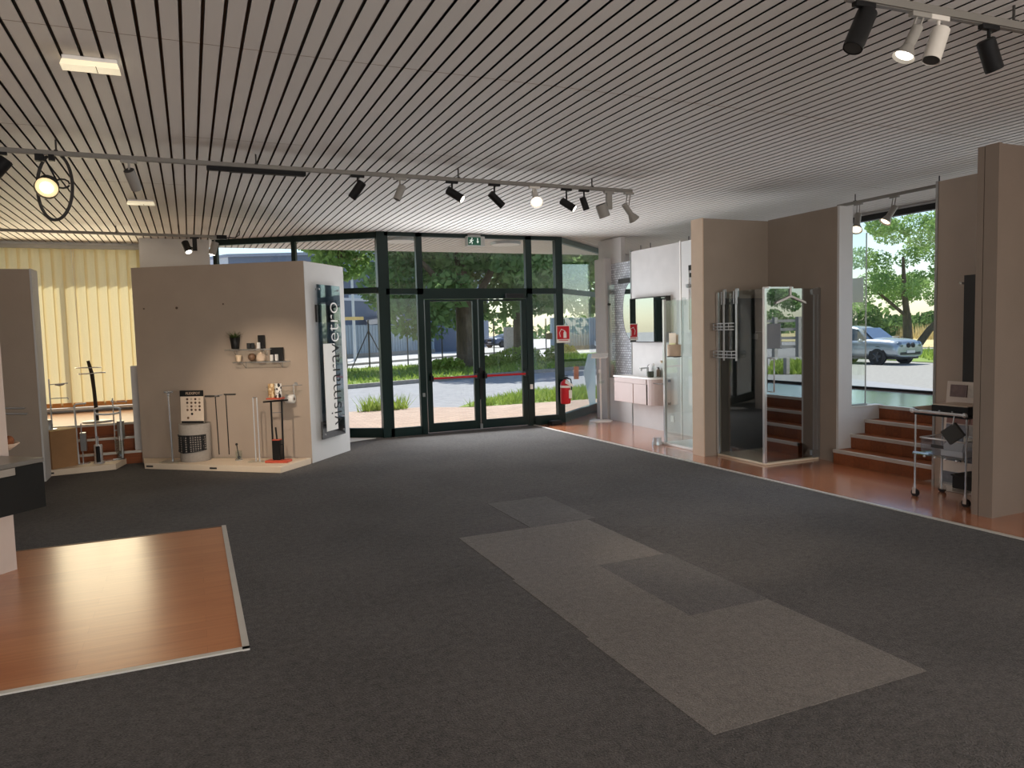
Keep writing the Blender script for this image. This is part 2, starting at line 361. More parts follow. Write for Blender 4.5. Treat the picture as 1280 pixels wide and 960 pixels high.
def leaf(x0, x1, hinge):
    m = MB(); t = .085
    m.box(x0,FY-.02,.02,x0+t,FY+.04,2.13); m.box(x1-t,FY-.02,.02,x1,FY+.04,2.13); m.box(x0+t,FY-.02,2.10,x1-t,FY+.04,2.13); m.box(x0+t,FY-.02,.02,x1-t,FY+.04,.16)
    o = m.build('door_leaf', M_GREEN, d1, bevel=.004)
    MB().box(x0+t,FY+.006,.16,x1-t,FY+.014,2.10).build('pane', M_PANE, o)
    b = MB(); b.tube([(x0+.06,FY-.10,.885),(x1-.06,FY-.10,.885)], .017, 10); b.build('panic_bar', M_RED, d1)
    h = MB()
    for xx in (x0+.055, x1-.055):
        h.box(xx-.022,FY-.12,.845,xx+.022,FY-.018,.93); h.tube([(xx,FY-.10,.885),(xx,FY-.09,.95),(xx,FY-.02,.96)],.012,8)
    h.build('bar_bracket', M_BLACK, d1, bevel=.004)
leaf(3.42, 4.305, 0); leaf(4.325, 5.17, 1)
MB().box(4.78,FY-.11,2.15,5.10,FY-.03,2.215).build('door_closer', M_BLACK, d1, bevel=.006)
m = MB(); m.box(4.30,FY-.035,.5,4.36,FY-.018,1.02); m.build('lock_plate', M_BLACK, d1)
m = MB(); m.box(4.29,FY-.05,.02,4.33,FY-.018,.1); m.build('floor_bolt', M_ALU, d1)
# side wings
w1 = thing('window_1', None, None, (1.6, 12, 0), kind='structure')
A, B = (2.72,11.31), (.42,12.78)
def lerp(A, B, t): return (A[0]+(B[0]-A[0])*t, A[1]+(B[1]-A[1])*t)
m = MB(); m.beam(A,B,.07,3.08,ZC); m.beam(A,B,.07,0,.14); m.beam(A,B,.06,2.24,2.33)
for t in (.5, .985): m.beam(lerp(A,B,t-.012), lerp(A,B,t+.012), .07, .1, 3.1)
m.build('window_frame', M_GREEN, w1)
for t0, t1 in ((.02,.488),(.512,.973)):
    for z0, z1 in ((.14,2.24),(2.33,3.08)): MB().beam(lerp(A,B,t0),lerp(A,B,t1),.008,z0,z1).build('pane', M_PANE, w1)
w3 = thing('window_3', None, None, (7.1, 12.4, 0), kind='structure')
A3, B3 = (5.88,11.31), (8.42,13.62)
m = MB(); m.beam(A3,B3,.07,3.08,ZC); m.beam(A3,B3,.08,0,.15); m.beam(A3,B3,.06,2.22,2.31); m.beam(lerp(A3,B3,.97),B3,.08,0,ZC); m.build('window_frame', [M_GREYF], w3)
for z0, z1 in ((.15,2.22),(2.31,3.08)): MB().beam(lerp(A3,B3,.01),lerp(A3,B3,.97),.008,z0,z1).build('pane', M_WING, w3)
# exit sign etc. on the frame
t = thing('exit_sign', 'green emergency exit sign with running figure and down arrow above the double doors', 'sign', (4.27, FY-.1, 2.98))
MB().box(4.115,FY-.13,2.975,4.425,FY-.04,3.125).build('housing', mat('sign_housing',(160,160,156),.45), t, bevel=.006)
MB().box(4.16,FY-.06,3.125,4.38,FY-.03,ZC).build('bracket', M_ALU, t)
MB().box(4.135,FY-.134,2.985,4.35,FY-.129,3.11).build('face_panel', M_EXITG, t)
m = MB(); y0 = FY-.1365
m.box(4.29,y0,3.04,4.305,y0+.003,3.095); m.add([(4.275,y0,3.045),(4.32,y0,3.045),(4.2975,y0,3.01)],[(0,1,2)]); m.build('arrow', M_EXITW, t)
m = MB(); m.ball((4.20,y0,3.088),.011,10); m.tube([(4.195,y0,3.072),(4.185,y0,3.04)],.011,6); m.tube([(4.185,y0,3.04),(4.205,y0,3.025),(4.2,y0,3.0)],.007,6); m.tube([(4.185,y0,3.04),(4.165,y0,3.02),(4.15,y0,3.02)],.007,6); m.tube([(4.195,y0,3.07),(4.215,y0,3.055),(4.225,y0,3.065)],.006,6); m.tube([(4.195,y0,3.07),(4.17,y0,3.062),(4.165,y0,3.045)],.006,6)
m.build('running_figure', M_EXITW, t)
t = thing('fire_extinguisher', 'red fire extinguisher hanging on the right door post', 'fire extinguisher', (5.80, FY-.16, .35))
cx, cy_ = 5.80, FY-.17
m = MB(); m.lathe([(.04,.34),(.085,.35),(.088,.38),(.088,.66),(.075,.71),(.035,.745),(.022,.76)],20,(cx,cy_,0)); m.build('cylinder', M_RED, t)
m = MB(); m.cyl((cx,cy_,.755),(cx,cy_,.80),.018); m.box(cx-.015,cy_-.07,.79,cx+.02,cy_+.03,.805); m.box(cx-.012,cy_-.08,.82,cx+.015,cy_+.03,.83); m.build('valve', M_BLACK, t)
m = MB(); m.tube([(cx+.02,cy_,.78),(cx+.09,cy_-.03,.76),(cx+.115,cy_-.02,.66),(cx+.10,cy_-.02,.5)],.011,8); m.build('hose', M_BLACK, t)
m = MB(); m.add([(cx-.05,cy_-.092,.70),(cx+.1,cy_-.092,.63),(cx+.11,cy_-.085,.67),(cx-.02,cy_-.05,.76)],[(0,1,2,3)]); m.build('inspection_tag', M_PAPER, t)
m = MB(); m.lathe([(.0885,.62),(.0895,.62),(.0895,.66),(.0885,.66)],20,(cx,cy_,0)); m.box(cx+.02,cy_-.093,.44,cx+.075,cy_-.07,.58); m.build('label_sticker', M_PAPER, t)
m = MB(); m.box(cx-.02,cy_+.08,.6,cx+.02,FY-.035,.75); m.build('wall_bracket', M_BLACK, t)
t = thing('extinguisher_sign', 'red square fire extinguisher sign stuck on the right door post', 'sign', (5.84, FY-.05, 1.38))
MB().box(5.71,FY-.062,1.38,5.965,FY-.056,1.675).build('board', M_PAPER, t)
MB().box(5.722,FY-.065,1.44,5.953,FY-.061,1.662).build('red_field', M_RED, t)
m = MB(); m.lathe([(.03,-.06),(.03,.03),(.012,.055)],12,(5.87,FY-.066,1.52),M=None,sy=.08); m.tube([(5.87,FY-.067,1.58),(5.80,FY-.067,1.61),(5.765,FY-.067,1.55),(5.78,FY-.067,1.48)],.007,6); m.build('extinguisher_symbol', M_PAPER, t)
m = MB(); m.box(5.75,FY-.066,1.415,5.93,FY-.061,1.425); m.build('caption', M_RED, t)
tag(MB().box(5.205,FY-.045,.62,5.255,FY-.03,.70).build('call_button', M_PAPER, bevel=.003), 'small white switch box on the post right of the doors', 'switch')
tag(MB().box(3.33,FY-.045,.60,3.37,FY-.03,.66).build('contact_plate', M_ALU, bevel=.003), 'small grey plate on the post left of the doors', 'switch')
t = thing('door_stop', 'small black box on the floor by the right door post', 'door stop', (5.60, 11.08, 0))
MB().prism([(5.5,11.02),(5.7,11.02),(5.7,11.14),(5.5,11.14)],.004,.07).build('body', M_BLACK, t, bevel=.01)
MB().box(5.52,11.03,.07,5.68,11.13,.076).build('lid', M_DKGREY, t)
tag(MB().prism([(2.1,11.05),(2.56,11.22),(2.2,11.5),(2.0,11.3)],0,.006).build('door_mat', M_PAPER), 'pale sheet on the carpet behind the display partition', 'mat')
# glass stickers on the right wing
def wing(t, z, o=-.012):
    p = lerp(A3,B3,t); d = Vector((B3[0]-A3[0],B3[1]-A3[1])).normalized(); return (p[0]+d.y*-o*-1, p[1]-d.x*-o*-1, z)
def wing_poly(ptsxy, name, mt, label, cat):
    ps = [WL(x, y, A3, B3) for x, y in ptsxy]; n = Vector((B3[1]-A3[1], -(B3[0]-A3[0]), 0)).normalized()
    a = [p+n*.008 for p in ps]; b = [p+n*.005 for p in ps]; k = len(ps)
    m = MB(); m.add(a+b, [tuple(range(k)), tuple(range(2*k-1,k-1,-1))]+[(i,(i+1)%k,(i+1)%k+k,i+k) for i in range(k)])
    return tag(m.build(name, mt), label, cat)
M_FILM = leafmat('frosted_film', (222,234,238), (232,240,242), 3, .65)
wing_poly([(737,508),(744,508),(744,442),(735,442),(729,465)], 'frosted_film', M_FILM, 'frosted pointed film stuck low on the right wing glass', 'sticker')
wing_poly([(717,474),(723,474),(723,458),(717,458)], 'orange_sticker', leafmat('faded_orange',(226,180,156),(236,196,176),3,.6), 'small faded orange sticker low on the right wing glass', 'sticker')

# ------------------------------------------------------------------ window with the vertical blind
w5 = thing('window_5', None, None, (-1.7, 13.5, .56), kind='structure')
m = MB(); m.box(-2.85,13.5,.56,-2.79,13.58,3.12); m.box(-.66,13.5,.56,-.6,13.58,3.12); m.box(-2.79,13.5,.56,-.66,13.58,.62); m.box(-2.79,13.5,3.06,-.66,13.58,3.12); m.box(-1.75,13.5,.62,-1.69,13.58,3.06)
m.build('window_frame', M_GREYF, w5)
for a, b in ((-2.79,-1.75),(-1.69,-.66)): MB().box(a,13.53,.62,b,13.538,3.06).build('pane', M_PANE, w5)
MB().box(-2.9,13.36,.54,-.6,13.5,.575).build('window_sill', M_WHITE, w5)
def blindmat():
    m, t = newmat('cream_blind'); N = t.nodes; L = t.links
    out = N.new('ShaderNodeOutputMaterial'); mx = N.new('ShaderNodeMixShader'); d = N.new('ShaderNodeBsdfDiffuse'); tl = N.new('ShaderNodeBsdfTranslucent')
    tc = N.new('ShaderNodeTexCoord'); nz = N.new('ShaderNodeTexNoise'); nz.inputs['Scale'].default_value = 60; L.new(tc.outputs['Object'], nz.inputs['Vector'])
    rp = N.new('ShaderNodeValToRGB'); rp.color_ramp.elements[0].color = sr_((238,220,172))+(1,); rp.color_ramp.elements[1].color = sr_((244,228,184))+(1,)
    L.new(nz.outputs[0], rp.inputs[0]); L.new(rp.outputs[0], d.inputs[0]); L.new(rp.outputs[0], tl.inputs[0]); mx.inputs[0].default_value = .5
    L.new(d.outputs[0], mx.inputs[1]); L.new(tl.outputs[0], mx.inputs[2]); L.new(mx.outputs[0], out.inputs[0]); return m
M_BLIND = blindmat(); M_HEM = mat('blind_hem', (214, 152, 92), .7)
vb = thing('vertical_blind', 'closed cream vertical blind hanging before the left window', 'blind', (-1.7, 13.38, .66))
MB().box(-2.95,13.34,3.06,-.64,13.42,3.12).build('head_rail', M_ALU, vb)
for k in range(16):
    x = -2.92+k*.148
    m = MB(); a = .25; dx, dy = .090*math.cos(a), .090*math.sin(a)*.9
    n = 5
    for j in range(n-1):
        u0, u1 = -1+2*j/(n-1), -1+2*(j+1)/(n-1)
        p = lambda u: (x+.07+dx*u, 13.38+dy*u+.008*(1-u*u))
        m.quad((*p(u0),.62),(*p(u1),.62),(*p(u1),3.06),(*p(u0),3.06))
    o = m.build('slat', M_BLIND, vb)
    MB().box(x+.004,13.372,.588,x+.144,13.388,.655).build('bottom_weight', M_HEM, o)
m = MB(); m.tube([(-1.62,13.33,3.05),(-1.60,13.32,1.9),(-1.6,13.32,1.0),(-1.59,13.32,1.9),(-1.59,13.33,3.05)],.003,5); m.build('pull_cord', M_PAPER, vb)

# platform and steps at the left window
m = MB(); m.box(-4.5,11.275,0,-.62,13.5,.5); struct('floor_window_platform', m, wood('left_platform_laminate', (168,132,112), (188,152,130), .4, .12, 0))
st = thing('stairs_left', None, None, (-2, 10.9, 0), kind='structure')
for k, (y, z) in enumerate([(10.78,.167),(11.02,.333),(11.26,.5)]):
    MB().box(-3.4,y,z-.167,-.45,y+.24 if k < 2 else y+.02,z-.004).build('step', M_STEP, st)
    MB().box(-3.4,y-.012,z-.028,-.45,y+.02,z+.002).build('nosing', M_NOSE, st)

# ------------------------------------------------------------------ left partitions
m = MB(); m.box(-3.4,9.95,0,-1.63,10.30,2.45); struct('wall_partition_rear', m, [M_WALL])
m = MB(); m.box(-1.635,9.94,0,-1.615,10.31,2.455); struct('trim_5', m, M_WALLW)
e = Vector((-.66,-.75)).normalized(); bk = Vector((-e.y*-1, e.x*-1)) # towards the wall
bk = Vector((e.y, -e.x))
P0 = Vector((-1.21, 6.13))
m = MB(); q0 = P0; q1 = P0+e*2.4
m.prism([tuple(q0),tuple(q1),tuple(q1+bk*.08),tuple(q0+bk*.08)],.004,2.42); struct('wall_partition_near', m, mat('pinkish_panel',(196,176,162),.75,var=.03))

PA, PB, PC = (-.65,10.72), (1.34,9.48), (1.97,10.26)
m = MB(); m.prism([PA,PB,PC,(1.97,11.0),(-.35,11.18)],0,2.54)
struct('wall_display_partition', m, M_WALL, bevel=.006)
dF = (Vector(PB)-Vector(PA)).normalized(); nF = Vector((dF.y,-dF.x))     # outwards (towards camera)
def onF(x, y, o=0):
    p = WL(x, y, PA, PB); return p+Vector((nF.x,nF.y,0))*o
def FL(s, o, z):   # along front, out from wall
    p = Vector(PA)+dF*s+nF*o; return Vector((p.x,p.y,z))
dS = (Vector(PC)-Vector(PB)).normalized(); nS = Vector((dS.y,-dS.x))
def SL(s, o, z): p = Vector(PB)+dS*s+nS*o; return Vector((p.x,p.y,z))
m = MB(); m.prism([(PB[0]+nS.x*.004,PB[1]+nS.y*.004),(PC[0]+nS.x*.004,PC[1]+nS.y*.004),PC,PB],.0,2.535); struct('wall_display_end', m, M_WALLW)

m = MB(); m.box(-.735,10.86,0,-.56,11.15,1.27); struct('wall_low_return', m, M_WALLG)
for px, py, lb in ((221,385,'larger wall anchor mark high on the display partition'),(279,380,'small screw left of centre high on the display partition'),(180,386,'small screw near the left edge of the display partition')):
    a = onF(px,py,0); n3 = Vector((nF.x,nF.y,0)); m = MB(); m.cyl(a,a+n3*.008,.010 if px != 221 else .016,n=8); tag(m.build('wall_screw', mat('screw_brown',(96,76,62),.6)), lb, 'screw')
# glass name sign on the end face
Lm = dS.length
sg = thing('glass_sign', 'tall glass shop sign with vertical lettering on the end of the display partition', 'sign', tuple(SL(.45,.03,.27)), 0)
def sbox(s0, s1, o0, o1, z0, z1, name, mt, par):
    m = MB(); p = [SL(s0,o0,0),SL(s1,o0,0),SL(s1,o1,0),SL(s0,o1,0)]; m.prism([(v.x,v.y) for v in p], z0, z1); return m.build(name, mt, par)
M_SIGN = glass('sign_glass', (.52,.60,.66), .30, .5)
sbox(.21,.80,.04,.052,.27,2.26,'glass_panel',M_SIGN,sg)
sbox(.30,.60,.053,.0545,.36,1.50,'reflection_strip',M_PAPER,sg)  # white sheet put in for a bright reflection on the sign glass
sbox(.21,.80,.03,.04,.27,.50,'lower_band',M_BLACK,sg)
sbox(.21,.80,.012,.03,1.78,2.0,'upper_band',M_DKGREY,sg)
for s_, z_ in ((.26,.33),(.75,.33),(.26,2.2),(.75,2.2)):
    m = MB(); m.cyl(SL(s_,.001,z_),SL(s_,.062,z_),.013); m.build('standoff', M_CHROME, sg)
Mx = frameM(SL(.62,.055,1.00), (0,0,1), (-dS.x,-dS.y,0))
tx = text('lettering', 'vismaravetro', .44, M_BLACK, sg, frameM(SL(.58,.057,.40), (0,0,1), (-dS.x,-dS.y,0)), .001, 'LEFT', bold=-.007)
def split_text_mats():
    me = tx.data; me.materials.append(M_PAPER)
    inv = root_matrix(sg)
    for p in me.polygons:
        if (inv @ p.center).z > 1.5: p.material_index = 1
zs = [(root_matrix(sg) @ v.co).z for v in tx.data.vertices]; k_ = 1.62/(max(zs)-min(zs))
o0 = root_matrix(sg).inverted() @ Vector((0,0,.42))
for v in tx.data.vertices: v.co.z = o0.z + (v.co.z-(min(zs)-sg.location.z))*k_
split_text_mats()

# ------------------------------------------------------------------ right-hand partitions
m = MB(); m.box(6.66,7.5,0,6.74,10.28,2.84); struct('wall_vanity', m, M_WALLG)
for k, (a, b) in enumerate([(8.96,10.27),(7.5,8.95)]):
    m = MB(); m.box(6.62,a,.004,6.66,b,2.83); struct('wall_vanity_panel' if k == 0 else 'wall_shower_panel', m, M_WALLG if k == 0 else M_WALLW)
m = MB(); m.box(6.612,10.262,0,6.665,10.285,2.85); struct('trim_6', m, M_ALU)
m = MB(); m.box(6.612,8.94,0,6.625,8.965,2.85); struct('trim_7', m, M_WHITE)
m = MB(); m.box(6.68,11.18,0,6.80,11.54,2.82); struct('wall_end_board', m, M_WALLG)
def stonemat():
    m, t = newmat('split_stone_tiles'); N = t.nodes; L = t.links
    out = N.new('ShaderNodeOutputMaterial'); b = N.new('ShaderNodeBsdfPrincipled'); L.new(b.outputs[0], out.inputs[0]); b.inputs['Roughness'].default_value = .45
    tc = N.new('ShaderNodeTexCoord'); mp = N.new('ShaderNodeMapping'); mp.inputs['Rotation'].default_value = (math.pi/2, 0, math.pi/2); L.new(tc.outputs['Object'], mp.inputs[0])
    sx = N.new('ShaderNodeSeparateXYZ'); cb = N.new('ShaderNodeCombineXYZ'); L.new(tc.outputs['Object'], sx.inputs[0]); L.new(sx.outputs[1], cb.inputs[0]); L.new(sx.outputs[2], cb.inputs[1])
    br = N.new('ShaderNodeTexBrick'); br.inputs['Scale'].default_value = 1; br.inputs['Brick Width'].default_value = .07; br.inputs['Row Height'].default_value = .04; br.inputs['Mortar Size'].default_value = .004
    br.inputs['Color1'].default_value = sr_((214,216,222))+(1,); br.inputs['Color2'].default_value = sr_((168,170,178))+(1,); br.inputs['Mortar'].default_value = sr_((120,120,126))+(1,)
    L.new(cb.outputs[0], br.inputs[0]); L.new(br.outputs[0], b.inputs['Base Color']); return m
m = MB(); m.box(6.80,10.0,.74,6.88,11.6,2.72); struct('wall_stone_recess', m, stonemat(), origin=(6.8,10,0))
m = MB(); m.box(6.80,10.85,2.72,6.88,11.6,ZC-.02); struct('wall_recess_head', m, M_WALLG)
m = MB(); m.box(6.72,10.0,0,6.88,11.17,.74); struct('wall_recess_foot', m, M_WALLW)
m = MB(); m.box(5.71,7.28,0,6.80,7.48,2.89); struct('wall_niche_side', m, [M_WALLD])
m = MB(); m.box(5.70,7.27,0,5.715,7.49,2.895); struct('trim_8', m, M_EDGE)
m = MB(); m.box(6.72,6.20,0,6.80,7.28,2.90); struct('wall_niche_back', m, M_WALLD)
m = MB(); m.box(6.725,6.17,0,6.93,6.20,2.90); struct('wall_stair_post', m, M_WALLW)
m = MB(); m.box(6.80,6.2,0,6.93,6.28,2.9); m.box(6.93,6.18,0,7.40,6.26,.615); struct('wall_stair_side', m, M_WALLW)
m = MB(); m.box(6.54,4.0,0,6.60,4.86,2.90); struct('wall_sample_partition', m, M_WALL)
m = MB(); m.box(6.535,4.845,0,6.605,4.87,2.905); struct('trim_9', m, M_ALU)
m = MB(); m.box(5.83,3.80,0,7.20,3.90,2.95); struct('wall_near_partition', m, M_WALLN)
m = MB(); m.box(5.80,3.795,0,5.835,3.905,2.955); struct('trim_10', m, M_WALLN)
m = MB(); m.box(5.80,3.912,0,5.86,3.965,2.95); struct('trim_11', m, M_WALLN)
m = MB(); m.box(7.10,1.6,0,7.2,3.8,2.95); struct('wall_near_back', m, M_WALLN)

# stairs and platform at the right window
st = thing('stairs_right', None, None, (6.9, 5.1, 0), kind='structure')
for k, (x, z) in enumerate([(6.66,.16),(6.92,.315),(7.15,.468),(7.38,.62)]):
    y0 = 4.0
    MB().box(x,y0,z-.158,x+(.27 if k < 3 else .03),6.178,z-.004).build('step', M_STEP, st)
    MB().box(x-.012,y0,z-.034,x+.03,6.178,z+.002).build('nosing', M_NOSE, st)
m = MB(); m.box(7.41,2.0,0,9.1,8.8,.615); m.box(6.93,6.26,0,7.41,8.8,.615); struct('floor_right_platform', m, M_PLAT)
m = MB(); m.box(6.93,6.17,.615,7.42,6.27,.63); struct('trim_12', m, M_TRIM)
w6 = thing('window_added', None, None, (9.1, 11.1, .9), kind='structure')  # unseen window added to let sky light onto the ceiling behind the partition
m = MB(); m.box(9.12,8.95,.9,9.17,13.3,.95); m.box(9.12,8.95,3.03,9.17,13.3,3.08); m.box(9.12,11.1,.95,9.17,11.15,3.03); m.build('window_frame', M_BLACK, w6)
for a, b in ((8.95,11.1),(11.15,13.3)): MB().box(9.14,a,.95,9.148,b,3.03).build('pane', M_PANE, w6)
w4 = thing('window_4', None, None, (9.1, 5, .6), kind='structure')
m = MB(); m.box(9.1,-3.9,.60,9.16,8.75,.645); m.box(9.08,-3.9,3.06,9.18,8.75,3.14); m.box(9.1,8.7,.6,9.16,8.75,3.1); m.box(9.02,3.98,.62,9.18,4.22,3.1); m.box(9.1,-.02,.62,9.16,.04,3.1)
m.build('window_frame', M_BLACK, w4)
for a, b in ((-3.9,-.03),(.05,3.97),(4.23,5.7),(5.705,7.12),(7.125,8.69)): MB().box(9.12,a,.645,9.128,b,3.06).build('pane', M_PANE, w4)
tag(MB().box(9.09,7.95-.05,1.88,9.098,8.17-.05,2.26).build('paper_sheet', M_PAPER), 'white paper sheet hanging at the left edge of the stair window', 'paper') if False else None
o = MB().box(9.085,7.90,1.89,9.092,8.16,2.25).build('paper_sheet', M_SHEET); tag(o, 'white paper sheet taped at the left edge of the stair window', 'paper')
t = thing('notice_sheet', 'pale notice taped on the stair window, seen only mirrored in the shower door', 'paper', (9.08,3.15,1.19))
MB().box(9.085,2.98,1.19,9.092,3.34,1.61).build('sheet', M_SHEET, t)
t = thing('glass_screen', 'frameless glass screen beside the top of the stairs', 'glass screen', (7.06,6.22,.63))
MB().box(6.935,6.215,.65,7.20,6.223,2.62).build('pane', M_ACR, t)
m = MB(); m.box(6.932,6.20,.63,7.215,6.238,.65); m.box(6.932,6.20,.65,6.944,6.238,2.62); m.box(7.198,6.212,.65,7.203,6.226,2.62); m.build('edge_profile', M_ALU, t)
t = thing('wall_bar_display', 'tall dark grey sample strip on the partition behind the sample board', 'panel', (6.53,4.5,1.0))
MB().box(6.515,4.36,1.0,6.54,4.56,2.0).build('strip', M_DKGREY, t)
m = MB(); m.cyl((6.50,4.585,1.93),(6.54,4.585,1.93),.012); m.build('hook', M_CHROME, t)

# ------------------------------------------------------------------ outside: ground
M_GRAVEL = mat('pale_gravel', (150, 147, 144), .95, var=.22, scale=9, bump=.5, bscale=40)
M_ASPH = mat('grey_asphalt', (150, 150, 156), .95, var=.14, scale=5, bump=.3, bscale=60)
M_ROAD = mat('pale_road', (184, 182, 182), .95, var=.08, scale=.6)
M_GRASS = leafmat('grass_green', (122, 150, 62), (184, 200, 104), 6, .4)
M_LAWN = mat('lawn', (118, 138, 62), .95, var=.3, scale=1.5, bump=.6, bscale=30)
M_KERB = mat('concrete_kerb', (150, 146, 140), .9, var=.15, scale=8)
M_DRY = leafmat('dry_grass', (186, 166, 112), (222, 206, 158), 2, .35)
M_FIELD = mat('dry_field', (196, 180, 130), .95, var=.2, scale=.4)
M_BARK = mat('tree_bark', (104, 88, 74), .95, var=.35, scale=7, bump=1, bscale=9, stretch=(1,1,.3))
M_LEAF = leafmat('lime_leaves', (98, 132, 86), (164, 190, 130), .9, .55)
M_LEAF2 = leafmat('light_leaves', (112, 148, 88), (172, 198, 124), .9)
M_LEAF3 = leafmat('hedge_leaves', (70, 100, 56), (124, 150, 92), .5)
def brickmat():
    m, t = newmat('brick_paving'); N = t.nodes; L = t.links
    out = N.new('ShaderNodeOutputMaterial'); b = N.new('ShaderNodeBsdfPrincipled'); L.new(b.outputs[0], out.inputs[0]); b.inputs['Roughness'].default_value = .9
    tc = N.new('ShaderNodeTexCoord'); br = N.new('ShaderNodeTexBrick'); br.inputs['Scale'].default_value = 1; br.inputs['Brick Width'].default_value = .22; br.inputs['Row Height'].default_value = .11; br.inputs['Mortar Size'].default_value = .008
    br.inputs['Color1'].default_value = sr_((190,164,150))+(1,); br.inputs['Color2'].default_value = sr_((172,146,134))+(1,); br.inputs['Mortar'].default_value = sr_((150,140,132))+(1,)
    L.new(tc.outputs['Object'], br.inputs[0]); L.new(br.outputs[0], b.inputs['Base Color']); return m
def slab(name, poly, z0, z1, mt):
    m = MB(); m.prism(poly, z0, z1); return struct(name, m, mt, origin=(0,0,0))
slab('ground_gravel_lot', [(-160,-160),(240,-160),(240,300),(-160,300)], -1, -.33, M_GRAVEL)
slab('ground_asphalt_drive', [(-22,8),(-4.4,13.65),(.4,13.65),(.4,11.2),(16,11.2),(24,32),(30,42),(-22,24)], -.34, -.06, M_ASPH)
slab('ground_brick_apron', [(-5,13.7),(.4,13.7),(2.4,11.36),(6.2,11.36),(8.55,13.75),(14,13.75),(14,14.9),(5.6,15.0),(4.6,15.75),(-5,15.9)], -.2, -.03, brickmat())
k0, k1 = Vector((-10,17.7)), Vector((26,31.0))
slab('ground_lawn_strip', [(-10,17.7),(26,31.0),(30,45),(21.5,42),(18.3,37),(7,35),(-10,30)], -.3, .03, M_LAWN)
m = MB(); m.beam(k0,k1,.16,-.2,.07); struct('trim_kerb', m, M_KERB)
slab('ground_lawn_verge', [(5.35,15.3),(7,14.95),(13.5,14.95),(13.5,18.2),(10,18.2),(7.6,17.6),(6.2,16.5)], -.2, -.04, M_LAWN)
slab('ground_road', [(-40,28),(7,35),(18.3,37),(21.5,42),(80,60),(80,140),(-40,90)], -.3, -.1, M_ROAD)
m = MB(); m.beam((-8,27.8),(30,60),.25,-.1,.02); struct('trim_road_kerb', m, M_KERB)
slab('ground_dry_field', [(52,20),(75,-200),(240,-200),(240,300),(110,200),(40,62)], -.6, -.28, M_FIELD)
slab('ground_right_verge', [(30,20),(34,10),(48,22),(44,40),(33,32)], -.6, -.30, M_LAWN)
def grass(name, label, poly_fn, n, h, z, mt, wd=.03, lean=.4):
    m = MB()
    for _ in range(n):
        x, y = poly_fn(); hh = h*random.uniform(.5,1.15); a = random.uniform(0,6.28); lx, ly = random.gauss(0,lean*hh), random.gauss(0,lean*hh)
        dx, dy = wd*math.cos(a), wd*math.sin(a)
        m.add([(x-dx,y-dy,z),(x+dx,y+dy,z),(x+lx,y+ly,z+hh)],[(0,1,2)])
    return tag(m.build(name, mt), label, 'grass', kind='stuff')
def tri(A, B, Cc):
    def f():
        u, v = random.random(), random.random()
        if u+v > 1: u, v = 1-u, 1-v
        return A[0]+(B[0]-A[0])*u+(Cc[0]-A[0])*v, A[1]+(B[1]-A[1])*u+(Cc[1]-A[1])*v
    return f
def para(A, B, D):
    def f():
        u, v = random.random(), random.random(); return A[0]+(B[0]-A[0])*u+(D[0]-A[0])*v, A[1]+(B[1]-A[1])*u+(D[1]-A[1])*v
    return f
grass('verge_grass', 'bright tufted grass along the brick paving outside the doors', para((5.4,15.1),(13.5,15.0),(8,17.6)), 6500, .20, -.05, M_GRASS, .022)
grass('lawn_grass', 'grass on the strip under the big trees', para((-2,21),(24,30.6),(4,33)), 9000, .16, .02, M_GRASS, .04)
grass('weed_tuft', 'small tuft of grass at the paving edge behind the display partition', para((3.2,15.6),(4.2,15.5),(3.4,16)), 300, .34, -.05, M_GRASS, .02)
grass('dry_field_grass', 'tall dry pale grass in the field beyond the parked car', para((50,28),(84,75),(64,20)), 9000, 1.5, -.3, M_DRY, .07, .12)
grass('car_park_grass', 'green grass beside the parked silver car', para((30,22),(40,14),(38,30)), 3500, .45, -.32, M_GRASS, .05)

# ------------------------------------------------------------------ outside: trees and shrubs
def blob_leaves(m, ells, n, size, mi=0, flat=.0):
    tot = sum(e[1][0]*e[1][1]*e[1][2] for e in ells)
    for c, rr in ells:
        for _ in range(int(n*rr[0]*rr[1]*rr[2]/tot)+1):
            while True:
                p = Vector((random.uniform(-1,1),random.uniform(-1,1),random.uniform(-1,1)))
                if .25 < p.length < 1 and random.random() < p.length: break
            q = Vector((c[0]+p.x*rr[0], c[1]+p.y*rr[1], c[2]+p.z*rr[2]))
            s = size*random.uniform(.6,1.3); n1 = Vector((random.gauss(0,1),random.gauss(0,1),random.gauss(.5,.8))).normalized(); a = n1.orthogonal().normalized(); b = n1.cross(a)
            g = random.uniform(0,6.28); a, b = a*math.cos(g)+b*math.sin(g), b*math.cos(g)-a*math.sin(g)
            m.add([q-a*s,q+b*s*.55,q+a*s,q-b*s*.55],[(0,1,2,3)],mi)
def tree(name, label, base, trunks, ells, n, size, leaf, cat='tree', group=None):
    t = thing(name, label, cat, base, 0, group)
    m = MB()
    for pts, rs in trunks: m.tube([Vector(base)+Vector(p) for p in pts], rs, 10)
    m.build('trunk', M_BARK, t)
    f = MB(); blob_leaves(f, [((base[0]+c[0],base[1]+c[1],base[2]+c[2]), r) for c, r in ells], n, size); f.build('foliage', leaf, t)
    return t
def clump(n, R, rz, z, cr, seed):
    rnd = random.Random(seed); out = []
    for _ in range(n):
        a = rnd.uniform(0,6.28); d = R*math.sqrt(rnd.random()); h = rnd.uniform(-1,1)
        out.append(((d*math.cos(a)*math.sqrt(max(.1,1-h*h*.6)), d*math.sin(a)*math.sqrt(max(.1,1-h*h*.6)), z+rz*h), (cr*rnd.uniform(.8,1.3),)*2+(cr*.7,)))
    return out
